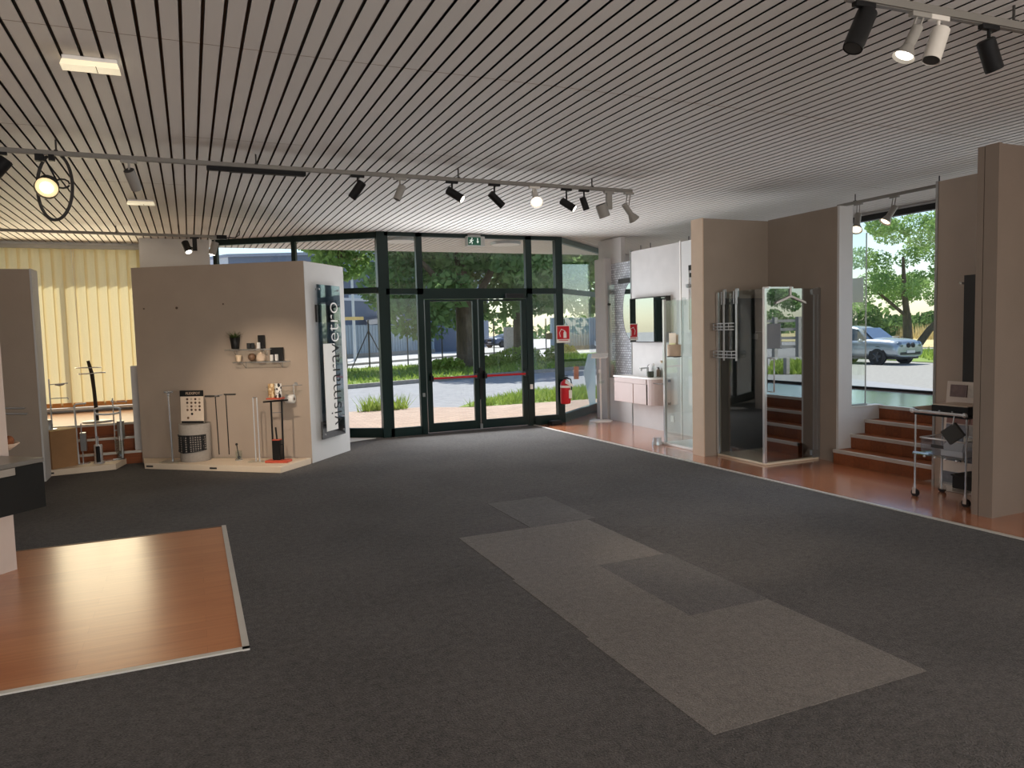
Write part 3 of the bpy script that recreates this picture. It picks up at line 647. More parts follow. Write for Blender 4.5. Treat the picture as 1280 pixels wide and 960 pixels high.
tree('lime_tree', 'big tree with a thick ribbed trunk seen through the left door leaf', (11.3,31.0,0),
     [([(0,0,-.1),(0,0,.4),(-.05,0,2),(-.15,0,3.6),(-.2,0,7)],[.62,.46,.38,.30,.14]),([(-.05,0,2.2),(1.2,.2,4),(2.2,.3,6)],[.2,.16,.08]),([(-.08,0,2.6),(-1.6,-.3,4.2),(-2.8,-.4,5.4)],[.18,.13,.06])],
     clump(26,4.6,3.0,5.6,1.5,1)+[((-2.6,-.6,2.6),(1.3,1.2,1.3)),((-1.9,-.8,2.2),(1.0,1.0,.9)),((-3.4,-.4,3.6),(1.4,1.2,1.2)),((-1.2,-1.4,3.4),(1.2,1.2,.8))], 21000, .18, M_LEAF)
tree('lime_tree', 'tree with a straight dark trunk seen through the right door leaf', (15.9,35.2,0),
     [([(0,0,-.1),(0,0,1),(0,0,3.4),(.1,0,7)],[.52,.42,.38,.14]),([(0,0,3),(1.6,.2,5),(2.6,.3,6.4)],[.2,.14,.06])],
     clump(26,4.6,3.0,6.0,1.6,2)+[((-1.5,-.5,3.0),(1.4,1.2,.9)),((1.8,-.3,3.3),(1.3,1.2,.9))], 20000, .19, M_LEAF)
tree('roadside_tree', 'lighter leafy tree beyond the right wing glass', (23.5,39,0),
     [([(0,0,-.1),(0,0,2),(.2,0,6)],[.25,.2,.08])], clump(16,3.6,2.6,5.8,1.3,3), 6500, .17, M_LEAF2)
tree('roadside_tree', 'tree whose crown hangs at the left edge behind the display partition', (6.2,33.5,0),
     [([(0,0,-.1),(0,0,2.4),(.2,0,6)],[.3,.24,.08])], clump(12,2.3,2.2,6.1,1.1,4), 6500, .16, M_LEAF2)
bsh = [('low leafy plant at the foot of the thick ribbed trunk', (9.9,29.6,0), .8, .5), ('leafy plant growing right of the thick ribbed trunk', (12.2,30.2,0), .7, .55),
       ('broad green bush at the foot of the straight dark trunk', (14.9,33.2,0), 1.3, .75), ('green bush seen through the narrow pane right of the doors', (16.9,32.6,0), .9, .8)]
for lb, b, r, h in bsh:
    t = thing('low_bush', lb, 'bush', b); f = MB(); blob_leaves(f, [((b[0],b[1],h*.5),(r,r*.7,h*.6))], 700, .10); f.build('foliage', M_GRASS, t)
    m = MB(); m.tube([(b[0],b[1],0),(b[0]+.1,b[1],h*.5)],.02,5); m.build('stem', M_BARK, t)
fl = (30.5,50,0)
t = thing('flowering_shrub', 'red flowering shrub in the distance beyond the right wing glass', 'bush', fl); f = MB(); blob_leaves(f, [((fl[0],fl[1],3.0),(.7,.7,1.0))], 300, .16); f.build('blossom', mat('red_blossom',(226,92,104),.8), t)
m = MB(); m.tube([(fl[0],fl[1],-.1),(fl[0],fl[1],2.6)],.04,5); m.build('stem', M_BARK, t)
# fence, posts and buildings across the road
M_FENCE = mat('grey_blue_fence', (150, 164, 176), .8, var=.06, scale=3)
def ribfence(name, label, A, B, z0, z1, step=.35):
    A = Vector(A); B = Vector(B); L_ = (B-A).length; d = (B-A)/L_; n = Vector((d.y,-d.x))
    t = thing(name, label, 'fence', (*((A+B)/2), -.1)); m = MB(); m.beam(A,B,.05,z0,z1)
    k = 0
    while k*step < L_:
        p = A+d*(k*step)+n*.05; m.box(p.x-.03,p.y-.03,z0,p.x+.03,p.y+.03,z1+.02); k += 1
    m.build('panels', M_FENCE, t); b = MB(); b.beam(A,B,.2,-.15,z0+.02); b.build('low_wall', M_KERB, t); return t
ribfence('site_fence', 'grey blue panel fence across the road left of the thick trunk', (-6,41.5),(19.5,61.7),.2,2.35)
ribfence('site_fence', 'grey blue panel fence across the road right of the dark trunk', (27,54),(62,68),.2,2.6)
t = thing('grey_building', 'long grey blue flat roofed building behind the trees', 'building', (14,62,-.1))
M_BLD = mat('grey_blue_wall', (112, 122, 142), .8, var=.05); M_BLDL = mat('pale_wall', (206, 208, 216), .8)
m = MB(); m.prism([(3.5,70.5),(22,63),(36,90),(18,98)],-.1,8.8); m.build('walls', M_BLD, t)
m = MB(); m.prism([(2.0,73.2),(3.49,70.5),(17.99,98),(16,99)],-.1,8.8); m.build('end_wall', M_BLDL, t)
m = MB(); m.prism([(1.8,73.2),(3.4,70.2),(22.2,62.7),(36.4,90),(16,99.4)],8.8,9.05); m.build('parapet', mat('parapet_grey',(150,158,176),.7), t)
dd = (Vector((22,63))-Vector((3.5,70.5))).normalized()
for k in range(5):
    a = Vector((3.5,70.5))+dd*(8.6+k*1.9); b = a+dd*1.3
    m = MB(); m.beam(a,b,.06,4.2,5.2,off=-.02); m.build('window', mat('bright_window',(196,206,214),.3), t)
t = thing('dark_building', 'low dark workshop with a slanted awning behind the left fence', 'building', (15,60,-.1))
m = MB(); m.prism([(10.3,56.9),(16.8,62.0),(16.0,62.3),(9.6,58.6)],-.1,4.3); m.build('walls', M_BLD, t)
m = MB(); m.prism([(10.1,56.7),(17.0,61.9),(16.0,62.35),(9.4,58.7)],4.3,4.5); m.build('roof_edge', M_BLDL, t)
m = MB(); m.add([(12.6,58.3,3.0),(16.4,61.1,3.3),(16.8,60.3,2.7),(13,57.5,2.4)],[(0,1,2,3),(3,2,1,0)]); m.build('awning', mat('grey_awning',(128,134,146),.7), t)
t = thing('sign_pole', 'pale pole with a yellow cross bar beyond the left wing glass', 'pole', (10.2,50,-.1))
m = MB(); m.cyl((10.2,50,-.1),(10.2,50,6.2),.11,.08); m.build('pole', mat('pale_pole',(206,210,212),.6), t)
MB().box(9.55,49.85,2.62,10.85,49.95,2.84).build('cross_bar', mat('yellow_bar',(226,196,130),.6), t)
pp = [(7.8,34.9),(10.1,36.4),(12.0,36.6),(15.4,37.8),(19.7,40.0),(21.7,41.4)]
pl = ['thin fence post with two braces seen through the left wing','thin fence post seen through the narrow pane left of the doors','thin fence post left of the thick ribbed trunk','thin fence post in the right door leaf','thin fence post with a small brown plate right of the doors','thin fence post beyond the extinguisher sign']
for k, (p, lb) in enumerate(zip(pp, pl)):
    t = thing('fence_post', lb, 'post', (p[0],p[1],-.1), 0, 'fence posts along the lawn')
    m = MB(); m.cyl((p[0],p[1],-.15),(p[0],p[1],2.3),.035,n=6); m.build('post', M_DKGREY, t)
    if k == 0:
        for s in (-1, 1): m = MB(); m.cyl((p[0],p[1],1.8),(p[0]+s*1.0,p[1]+s*.35,-.1),.025,n=6); m.build('brace', M_DKGREY, t)
    if k == 4: MB().box(p[0]-.02,p[1]-.06,1.05,p[0]+.4,p[1]-.03,1.42).build('plate', mat('brown_plate',(130,108,90),.6), t)
# concrete gate pillar
tag(MB().box(21.4,50.0,-.1,22.1,50.6,1.9).build('gate_pillar', M_KERB, bevel=.02), 'pale concrete gate pillar behind the straight dark trunk', 'pillar')

# ------------------------------------------------------------------ cars
M_CARW = mat('car_window', (128, 146, 168), .06, .55, spec=1.0); M_TYRE = mat('tyre', (34, 34, 36), .8); M_RIM = mat('wheel_rim', (84, 86, 90), .35, .6)  # car glass base colour kept pale blue to carry its reflection
M_LAMPG = mat('headlight', (120, 132, 146), .12, .5)
def make_car(label, loc, rz, paint, suv=True):
    t = thing('parked_car', label, 'car', loc, rz)
    Rm = root_matrix(t)
    def put(m, name, mt, par=t, **k): return m.build(name, mt, par, local=True, **k)
    def loft(secs, name, mt, bev=0):
        m = MB(); k = len(secs[0][1]); vs = [(x, y, z) for x, pts in secs for y, z in pts]
        fs = [(i*k+j, i*k+(j+1) % k, (i+1)*k+(j+1) % k, (i+1)*k+j) for i in range(len(secs)-1) for j in range(k)]
        fs += [tuple(range(k-1,-1,-1)), tuple((len(secs)-1)*k+j for j in range(k))]
        m.add(vs, fs, 0, True); o = put(m, name, mt)
        sb = o.modifiers.new('smooth', 'SUBSURF'); sb.levels = 1; sb.render_levels = 2
        return o
    def sec(w0, w1, w2, z0, zm, zs, zt): return [(-w0,z0),(w0,z0),(w1,zm),(w1*.99,(zm+zs)/2),(w2,zs),(w2*.5,zt),(-w2*.5,zt),(-w2,zs),(-w1*.99,(zm+zs)/2),(-w1,zm)]
    hz = .10 if suv else 0
    loft([(-2.32,sec(.66,.78,.74,.45,.6,.98+hz,1.02+hz)),(-2.25,sec(.80,.92,.86,.32,.55,1.02+hz,1.06+hz)),(-1.4,sec(.80,.95,.89,.27,.55,1.03+hz,1.08+hz)),(0,sec(.80,.95,.89,.27,.55,1.02+hz,1.08+hz)),(.85,sec(.80,.95,.89,.27,.55,1.02+hz,1.12+hz)),(1.5,sec(.80,.95,.89,.27,.55,1.0+hz,1.09+hz)),(2.0,sec(.80,.94,.88,.28,.55,.97+hz,1.05+hz)),(2.24,sec(.78,.92,.84,.30,.52,.92+hz,1.0+hz)),(2.35,sec(.76,.88,.80,.32,.50,.84+hz,.90+hz)),(2.38,sec(.70,.80,.72,.36,.5,.76+hz,.82+hz))], 'body', paint)
    H = 1.76 if suv else 1.48
    def gsec(wb, wt, zb, zt): return [(-wb,zb),(wb,zb),(wt,zt-.06),(wt*.6,zt),(-wt*.6,zt),(-wt,zt-.06)]
    loft([(-2.15,gsec(.78,.70,.98,1.12)),(-1.95,gsec(.80,.66,.98,H-.10)),(-1.2,gsec(.82,.67,.98,H-.01)),(-.2,gsec(.82,.67,.98,H)),(.22,gsec(.82,.66,.98,H-.05)),(1.02,gsec(.80,.72,.96,1.10)),(1.12,gsec(.78,.70,.96,1.04))], 'roof', paint)
    m = MB(); m.add([(.35,-.60,H-.13),(.35,.60,H-.13),(1.06,.70,1.09),(1.06,-.70,1.09)],[(0,1,2,3)]); m.add([(.37,-.60,H-.115),(.37,.60,H-.115),(1.10,.70,1.105),(1.10,-.70,1.105)],[(0,1,2,3)]); put(m, 'windscreen', M_CARW)
    for s in (-1, 1):
        m = MB(); y0, y1 = s*.835, s*.715
        for a, b, c, d in ((.72,.20,-.02,-.50),): pass
        m.add([(.78,y0,1.06),(.25,y1,H-.16),(-.35,y1,H-.13),(-.35,y0,1.06)],[(0,1,2,3)]); m.add([(-.45,y0,1.06),(-.45,y1,H-.13),(-1.25,y1,H-.14),(-1.3,y0,1.06)],[(0,1,2,3)]); m.add([(-1.4,y0,1.06),(-1.36,y1,H-.15),(-1.75,y1,H-.22),(-1.95,y0,1.06)],[(0,1,2,3)])
        put(m, 'side_window', M_CARW)
        m = MB(); m.ball((.62,s*1.02,1.08),.10,10,sz=.75); m.tube([(.6,s*.86,1.04),(.62,s*1.0,1.06)],.03,6); put(m, 'mirror', paint)
        m = MB(); m.lathe([(1e-4,-.05),(.11,-.04),(.15,0),(.12,.05),(1e-4,.07)],14,(2.30,s*.60,.84+hz*.6),sy=1.35,M=Matrix.Rotation(math.pi/2-.35,3,'Y')); put(m, 'headlight', M_LAMPG)
        m = MB(); m.lathe([(1e-4,-.03),(.10,-.02),(.115,.02),(1e-4,.05)],14,(2.37,s*.15,.80+hz*.6),sy=1.15,M=Matrix.Rotation(math.pi/2-.15,3,'Y')); put(m, 'grille', M_BLACK)
        for xx in (1.42,-1.42):
            w_ = MB(); w_.lathe([(.22,-.12),(.345,-.12),(.37,-.09),(.37,.09),(.345,.12),(.22,.12)],28,(xx,s*.83,.37),M=Matrix.Rotation(math.pi/2,3,'X')); o = put(w_, 'wheel', M_TYRE)
            r_ = MB()
            r_.lathe([(.02,.0),(.07,.012),(.22,-.02),(.245,0)],24,(xx,s*.95,.37),M=Matrix.Rotation(-s*math.pi/2,3,'X'))
            for q in range(5):
                a = q*2*math.pi/5; r_.cyl((xx,s*.955,.37),(xx+.22*math.cos(a),s*.955,.37+.22*math.sin(a)),.035,.045,6)
            put(r_, 'rim', M_RIM, o)
            a_ = MB(); a_.lathe([(.385,-.02),(.44,-.02),(.44,.02),(.385,.02)],28,(xx,s*.915,.38),M=Matrix.Rotation(math.pi/2,3,'X')); put(a_, 'wheel_arch', M_TYRE)
    m = MB(); m.box(2.28,-.66,.44,2.392,.66,.56); put(m, 'lower_grille', M_DKGREY, bevel=.02)
    m = MB(); m.box(2.385,-.26,.52,2.402,.26,.63); put(m, 'number_plate', M_PAPER)
    m = MB(); m.box(-2.1,-.82,.24,2.2,.82,.34); put(m, 'sill', M_DKGREY, bevel=.05)
    return t
M_SILVER = mat('silver_paint', (172, 182, 192), .22, .5, var=.02)
wf = W(1098, 456, Z=-.33); vd = Vector((wf.x, wf.y)).normalized(); ang = math.atan2(-vd.y, -vd.x)
hd = ang+math.radians(52)     # nose turned to the right of the viewer
dv = Vector((math.cos(hd), math.sin(hd))); rv = Vector((dv.y,-dv.x))
c0 = Vector((wf.x, wf.y))-dv*1.42-rv*.83
make_car('silver off-roader parked under the tree outside the stair window', (c0.x,c0.y,-.33), hd, M_SILVER)
make_car('dark blue car parked across the road seen through the right door leaf', (31,73,-.1), math.radians(205), mat('blue_grey_paint',(78,90,116),.3,.3), False)
make_car('pale car parked across the road beyond the right wing glass', (31,49.5,-.1), math.radians(200), mat('white_paint',(200,208,216),.3,.1), False)

# trees by the car park
tb = W(1137, 430, Z=-.33)*1; s_ = .78
tb = EYE+(tb-EYE)*s_; tb.z = -.33+.0
tree('forked_tree', 'forked tree with a leaning right trunk behind the parked silver car', tuple(tb),
     [([(0,0,-.2),(-.2,0,2),(-.5,0,3.4),(-.7,0,6)],[.26,.22,.18,.08]),([(.1,-.1,-.2),(.9,-.7,1.3),(1.9,-1.4,2.6),(2.4,-1.8,4.2),(2.6,-1.9,6)],[.26,.22,.2,.14,.06]),([(-.3,0,2.2),(-1.6,.8,3.6),(-2.6,1.4,4.4)],[.12,.09,.04]),([(-.2,.1,-.2),(-.35,.1,2.2),(-.2,.2,4)],[.16,.13,.1])],
     clump(26,3.6,2.5,5.9,1.0,11)+[((-2.6,1.6,3.2),(.9,.9,.7)),((2.8,-2.0,4.0),(1.1,1.1,.9)),((-1.8,1.2,4.4),(1.2,1.2,.8))], 17000, .10, M_LEAF2)
for k, (px, lb, r, h) in enumerate([(1072,'pale green bushy tree far behind the silver car',2.6,4.0),(1108,'low distant bush on the horizon behind the car roof',3.5,2.3),(1165,'distant bush on the horizon right of the leaning trunk',3.0,2.6)]):
    d_ = ray(px, 405); d_.z = 0; d_.normalize(); p = d_*(92+4*k)
    t = thing('distant_bush', lb, 'bush', (p.x,p.y,-.3)); f = MB(); blob_leaves(f, [((p.x,p.y,h*.45),(r,r,h*.55))], 900, .32); f.build('foliage', M_LEAF3, t)
    m = MB(); m.tube([(p.x,p.y,-.3),(p.x,p.y,h*.5)],.08,5); m.build('stem', M_BARK, t)
m = MB()
for k in range(60):
    a = math.radians(20+k*1.9); p = Vector((math.sin(a)*150, math.cos(a)*150)); blob_leaves(m, [((p.x,p.y,1.2),(4.5,4.5,2.6+1.2*math.sin(k*1.7)))], 90, .7)
tag(m.build('distant_hedgerow', M_LEAF3, origin=(100,60,-.3)), 'line of far trees on the horizon behind the dry field', 'hedge', kind='stuff')
t = thing('road_marker', 'small marker post by the road at the right edge of the stair window', 'post', (38,28.2,-.33))
m = MB(); m.cyl((38,28.2,-.35),(38,28.2,.5),.04); m.build('post', M_DKGREY, t); MB().box(37.85,28.12,.5,38.2,28.17,.8).build('plate', M_PAPER, t)
# seen mirrored in the shower door: car park towards the other side
def WR(x, y, Z=-.33):
    p = W(x, y, Z=Z); return Vector((p.x, 12.86-p.y, Z))
def WRd(x, D):
    d = ray(x, 440); d = Vector((d.x,-d.y,0)).normalized(); return Vector((0,12.86,0))+d*D
p = WRd(974, 62); p.z = -.33
tree('car_park_tree', 'dark round tree mirrored in the shower cabin door', tuple(p), [([(0,0,-.1),(0,0,1.6),(0,0,3)],[.2,.16,.08])], clump(9,1.15,1.4,3.0,.75,21), 3200, .13, M_LEAF)
a_, b_ = WRd(940, 46), WRd(1060, 46)
t = thing('rail_fence', 'pale post and rail fence mirrored in the shower cabin door', 'fence', ((a_.x+b_.x)/2,(a_.y+b_.y)/2,-.33))
m = MB()
for z in (.2,.7,1.2,1.7): m.beam(a_,b_,.08,z,z+.16)
m.build('rails', M_KERB, t)
m = MB()
for k in range(5):
    q = a_+(b_-a_)*(k/4); m.box(q.x-.12,q.y-.12,-.33,q.x+.12,q.y+.12,2.0)
m.build('posts', M_KERB, t)
p = WRd(984, 30); tag(MB().box(p.x-.09,p.y-.09,-.33,p.x+.09,p.y+.09,.32).build('stone_bollard', M_KERB, bevel=.03), 'stone bollard mirrored in the shower cabin door', 'bollard')
pq = WRd(960,30); pr = WRd(1100,30)
grass('far_verge_grass', 'grass by the bollard mirrored in the shower cabin door', para((pq.x,pq.y),(pr.x,pr.y),(pq.x+6,pq.y-6)), 3000, .3, -.33, M_GRASS, .06)

# ------------------------------------------------------------------ ceiling fittings
TA, TB, TZ = (-1.24,6.73), (4.44,6.85), 3.05
def rail(name, label, A, B, z, hooks, w_=.035):
    t = thing(name, label, 'track', (*(((Vector(A)+Vector(B))/2)), z))
    m = MB(); m.beam(A,B,w_,z,z+.035); m.beam(A,B,w_*.5,z-.003,z,0); m.build('rail', M_RAIL, t, bevel=.004)
    for h in hooks:
        m = MB(); m.cyl((h[0],h[1],z+.034),(h[0],h[1],ZC),.007,n=6); m.box(h[0]-.012,h[1]-.02,z+.03,h[0]+.012,h[1]+.02,z+.042); m.build('hanger', M_DKGREY, t)
    return t
def ht(x, y): p = WL(x, y, TA, TB); return (p.x, p.y)
rail('lighting_track', 'long grey lighting track running across the hall before the entrance', (-3.2,6.69), TB, TZ, [ht(70,186), ht(320,203), ht(573,222), ht(740,235)])
RA, RB = (2.80,2.53), (6.2,2.40)
rail('lighting_track', 'near grey lighting track at the top right corner', RA, RB, TZ, [tuple(WL(1267,30,RA,RB).xy)], .045)
FA, FB = (-2.9,11.34), (.55,11.53)
ft = rail('lighting_track', 'far thin lighting track above the cream blind', FA, FB, TZ, [tuple(WL(145,288,FA,FB).xy)])
p_ = Vector((.55,11.53,3.06)); MB().box(p_.x-.12,p_.y-.03,3.035,p_.x+.02,p_.y+.03,3.09).build('end_feed', M_BLACK, ft)
m = MB(); m.tube([(.57,11.53,3.06),(.68,11.54,3.06),(.74,11.54,3.10),(.75,11.54,3.165)],.008,6); m.build('cable', M_DKGREY, ft)
SA, SB = (7.6,7.0), (7.6,4.4)
rail('lighting_track', 'lighting track over the stairs by the car window', SA, SB, TZ, [tuple(WL(1069,253,SA,SB).xy), tuple(WL(1174,231,SA,SB).xy)])

def spot(label, line, mount, back, front, r, mt, lit=None, dyb=0, dyf=0, kind='can', lens=None, energy=0, target=None, scol=(1,.86,.66)):
    A, B = line
    d2 = (Vector(B)-Vector(A)).normalized(); nn = Vector((-d2.y,d2.x))
    sh = lambda P, k: (P[0]+nn.x*k, P[1]+nn.y*k)
    mp = WL(*mount, A, B); mp.z = TZ
    pb = WL(*back, sh(A,dyb), sh(B,dyb)); pf = WL(*front, sh(A,dyf), sh(B,dyf))
    t = thing('track_spotlight', label, 'spotlight', tuple(mp), 0, 'track spotlights')
    m = MB(); a = Vector((d2.x,d2.y,0)); q = [mp-a*.06, mp+a*.06]
    m.beam(q[0].xy,q[1].xy,.03,TZ-.022,TZ+.004); m.build('track_adapter', mt, t, bevel=.003)
    ax = (pf-pb).normalized(); L_ = (pf-pb).length
    piv = pb+ax*L_*.28
    m = MB(); 
    if kind == 'cone':
        off = a*.02
        m.tube([mp-Vector((0,0,.02))-off, piv-off*1.0],.006,6); m.tube([mp-Vector((0,0,.02))+off, piv+off*1.0],.006,6)
    elif kind == 'box':
        m.box(mp.x-.03,mp.y-.02,TZ-.19,mp.x+.03,mp.y+.02,TZ-.02); m.tube([Vector((mp.x,mp.y,TZ-.17)), piv],.012,6)
    else: m.tube([mp-Vector((0,0,.015)), Vector((mp.x,mp.y,min(mp.z-.03,piv.z+.02))), piv],.009,6)
    m.build('arm', mt, t)
    m = MB()
    if kind == 'cone':
        m.cyl(pb, pb+ax*L_*.62, r*.62, r*.62, 16); m.cyl(pb+ax*L_*.62, pf, r*.6, r*1.25, 18, caps=False)
    else:
        m.cyl(pb, pf-ax*.004, r, r, 18); m.cyl(pf-ax*.004, pf+ax*.004, r, r*.97, 18, caps=False)
        if lens is None: lens = M_DKGREY
    b = m.build('lamp_body', mt, t)
    m = MB(); k_ = .95 if kind != 'cone' else 1.05
    c_ = pf+ax*.002 if kind != 'cone' else pf-ax*.012
    m.cyl(c_-ax*.004, c_, r*k_*.9, r*k_*.9, 18); m.build('lens', lit or M_DKGREY, t)
    if kind != 'cone':
        m = MB(); m.cyl(pb-ax*.006, pb, r*.8, r*.95, 18); m.build('back_cap', M_DKGREY if mt is not M_BLACK else M_BLACK, t)
    if energy:
        ld = bpy.data.lights.new('spot_beam','SPOT'); ld.energy = energy; ld.color = scol; ld.spot_size = math.radians(40); ld.spot_blend = .7; ld.shadow_soft_size = .018
        lo = bpy.data.objects.new('spot_beam', ld); C.objects.link(lo); lo.parent = t
        dr = (Vector(target)-pf).normalized() if target else ax
        Mw = dr.to_track_quat('-Z','Y').to_matrix().to_4x4(); Mw.translation = pf+ax*.03+dr*.04
        lo.matrix_local = root_matrix(t).inverted() @ Mw
    return t
MT = (TA, TB); RT = (RA, RB); FT = (FA, FB); ST = (SA, SB)
M_GREYL = mat('grey_lamp', (150,146,140), .45, .2); M_WHL = mat('white_lamp', (206,200,192), .4)
spot('black track spotlight cut off by the left edge', MT, (-3,192), (8,200), (-8,218), .05, M_BLACK)
spot('slim pale grey track spotlight between the ring lamp and the black bar light', MT, (161,206), (161,213), (171,236), .042, M_GREYL, None, 0, .10, energy=150, target=(.9,9.7,.6), scol=(1,.84,.66))
spot('leftmost black track spotlight right of the black bar light', MT, (447,222), (453,228), (440,247), .04, M_BLACK, None, 0, .06, energy=36, target=(.2,10.0,.35), scol=(1,.86,.7))
spot('small pale track spotlight with black back between two black ones', MT, (500,228), (503,233), (496,249), .036, M_GREYL)
spot('black track spotlight lying nearly flat with lit end left of the exit sign', MT, (565,232), (560,238), (578,249), .04, M_BLACK, M_LITW, .03, -.06)
spot('slim black track spotlight pointing down right above the exit sign', MT, (618,236), (613,242), (628,257), .036, M_BLACK)
spot('white track spotlight glowing straight at the viewer', MT, (668,239), (668,240), (671,253), .05, M_WHL, M_LITW, .04, -.12, kind='cone', energy=40, target=(3.3,3.5,0))
spot('black track spotlight with lit end right of the glowing white one', MT, (708,241), (702,251), (718,261), .038, M_BLACK, M_LITW, .03, -.06)
spot('short black track spotlight hanging almost upright near the track end', MT, (730,242), (728,247), (733,262), .034, M_BLACK)
spot('fat grey spotlight on a box arm, second from the right track end', MT, (761,244), (751,256), (756,271), .06, M_GREYL, None, kind='box')
spot('grey cone spotlight with bright rim at the right track end', MT, (786,245), (780,255), (793,275), .05, M_GREYL, M_LIT, kind='cone', energy=40, target=(6.6,9.6,1.2))
spot('big black spotlight, leftmost on the near right track', RT, (1080,7), (1084,16), (1066,60), .045, M_BLACK)
spot('grey cone spotlight glowing on the near right track', RT, (1150,24), (1147,34), (1129,72), .042, M_GREYL, M_LITW, 0, .02, kind='cone', energy=40, target=(3.5,4.5,0))
spot('white cylinder spotlight with black back on the near right track', RT, (1173,30), (1176,38), (1164,75), .042, M_WHL)
spot('black spotlight nearest the right edge on the near right track', RT, (1236,42), (1232,51), (1243,87), .042, M_BLACK)
spot('small black spotlight with lit face on the far track', FT, (243,298), (231,303), (236,315), .05, M_BLACK, M_LITW, 0, -.08, kind='box', energy=30, target=(0,8,1))
spot('grey spotlight near the end of the far track', FT, (268,299), (269,303), (265,318), .05, M_GREYL, M_LITW, energy=0)
spot('cone spotlight glowing warm at the left edge of the stair window', ST, (1073,259), (1073,268), (1070,288), .06, M_GREYL, M_LIT, 0, -.13, kind='cone', energy=30, target=(6.9,5.4,.3))
spot('cone spotlight tilted left in the stair window', ST, (1118,249), (1119,258), (1106,278), .055, M_GREYL, M_LIT, 0, -.12, kind='cone', energy=30, target=(6.2,6.2,.3))
# ring lamp
mp = WL(57,198,TA,TB); rc = WL(62,232,TA,TB)
t = thing('ring_spotlight', 'glowing round spotlight swinging inside a big oval black ring', 'spotlight', (mp.x,mp.y,TZ))
m = MB(); m.box(mp.x-.07,mp.y-.025,TZ-.05,mp.x-.01,mp.y+.025,TZ+.003); m.box(mp.x+.02,mp.y-.025,TZ-.045,mp.x+.06,mp.y+.025,TZ+.003); m.build('track_adapter', M_BLACK, t, bevel=.004)
axl = Vector((-.12,-.18,-1)).normalized(); sd = Vector((.92,-.40,-.12)).normalized(); sd = (sd-axl*sd.dot(axl)).normalized()
ctr = rc+Vector((.01,0,-.005)); Lr = .27
m = MB(); m.tube([ctr+axl*Lr*math.cos(a)*-1+sd*.135*math.sin(a)+Vector((.05,0,0))*(.5-.5*math.cos(a)) for a in [2*math.pi*k/36 for k in range(36)]],.012,8,closed=True); m.build('ring', M_DKGREY, t)
lc = WL(59,233,TA,TB); lx = (EYE+Vector((-1.2,2.0,-1.6))-lc).normalized()
m = MB(); m.cyl(lc+lx*.045, lc-lx*.05, .085,.075,22,caps=False); m.cyl(lc-lx*.05,lc-lx*.06,.075,.05,22); m.build('lamp_body', M_DKGREY, t)
m = MB(); m.cyl(lc+lx*.02,lc+lx*.024,.078,.078,22); m.build('reflector', mat('warm_reflector',(250,226,180),.3,emit=(255,226,170),estr=.45), t)
m = MB(); m.cyl(lc+lx*.03,lc+lx*.036,.045,.04,18); m.build('lens', M_LITW, t)
m = MB(); a0 = lc+Vector((.10,.02,.03)); m.tube([a0+Vector((.05*math.cos(k),0,.035*math.sin(k))) for k in [i*.6 for i in range(11)]],.007,6); m.build('adjusting_loop', M_DKGREY, t)
m = MB(); m.tube([(mp.x,mp.y,TZ-.04),(mp.x+.05,mp.y,TZ-.16),(lc.x+.06,lc.y+.02,lc.z+.06)],.007,6); m.build('cable', M_BLACK, t)
ld = bpy.data.lights.new('ring_beam','SPOT'); ld.energy = 18; ld.color = (1,.82,.58); ld.spot_size = 1.6; ld.spot_blend = .8; ld.shadow_soft_size = .05
lo = bpy.data.objects.new('ring_beam', ld); C.objects.link(lo); lo.parent = t
Mw = lx.to_track_quat('-Z','Y').to_matrix().to_4x4(); Mw.translation = lc+lx*.07; lo.matrix_local = root_matrix(t).inverted() @ Mw
# bar light
a, b = WL(258,209,TA,TB), WL(382,215,TA,TB)
t = thing('bar_light', 'long black bar light fixed under the hall track', 'lamp', ((a.x+b.x)/2,(a.y+b.y)/2,TZ-.035))
m = MB(); m.beam(a.xy,b.xy,.045,TZ-.04,TZ-.004); m.build('housing', M_BLACK, t, bevel=.004)
m = MB(); m.beam(lerp(a,b,.22),lerp(a,b,.985),.03,TZ-.046,TZ-.04); m.build('louvre', M_DKGREY, t)
# emergency lights
M_DIFF = mat('yellowed_diffuser', (240,230,200), .35, emit=(255,240,205), estr=.35)
def emergency(label, x0, x1, y, d, h):
    t = thing('emergency_light', label, 'lamp', ((x0+x1)/2,y,ZC-h), 0)
    MB().box(x0,y-d/2,ZC-h*.45,x1,y+d/2,ZC).build('base', M_WHITE, t, bevel=.006)
    m = MB(); m.add([(x0-.01,y-d*.55,ZC-h),(x1+.01,y-d*.55,ZC-h),(x1+.01,y+d*.45,ZC-h),(x0-.01,y+d*.45,ZC-h),(x0,y-d/2,ZC-h*.45),(x1,y-d/2,ZC-h*.45),(x1,y+d/2,ZC-h*.45),(x0,y+d/2,ZC-h*.45)],[(0,3,2,1),(0,1,5,4),(1,2,6,5),(2,3,7,6),(3,0,4,7)]); m.build('diffuser', M_DIFF, t)
    m = MB()
    m.box(x0+(x1-x0)*.6,y-d*.56,ZC-h-.001,x0+(x1-x0)*.6+.004,y+d*.4,ZC-h+.002)
    m.build('divider', M_DKGREY, t)
emergency('yellowish emergency light on the slats at the upper left', -.56, -.29, 4.80, .11, .055)
emergency('small emergency light on the slats beyond the hall track', -.55, -.29, 9.32, .10, .05)
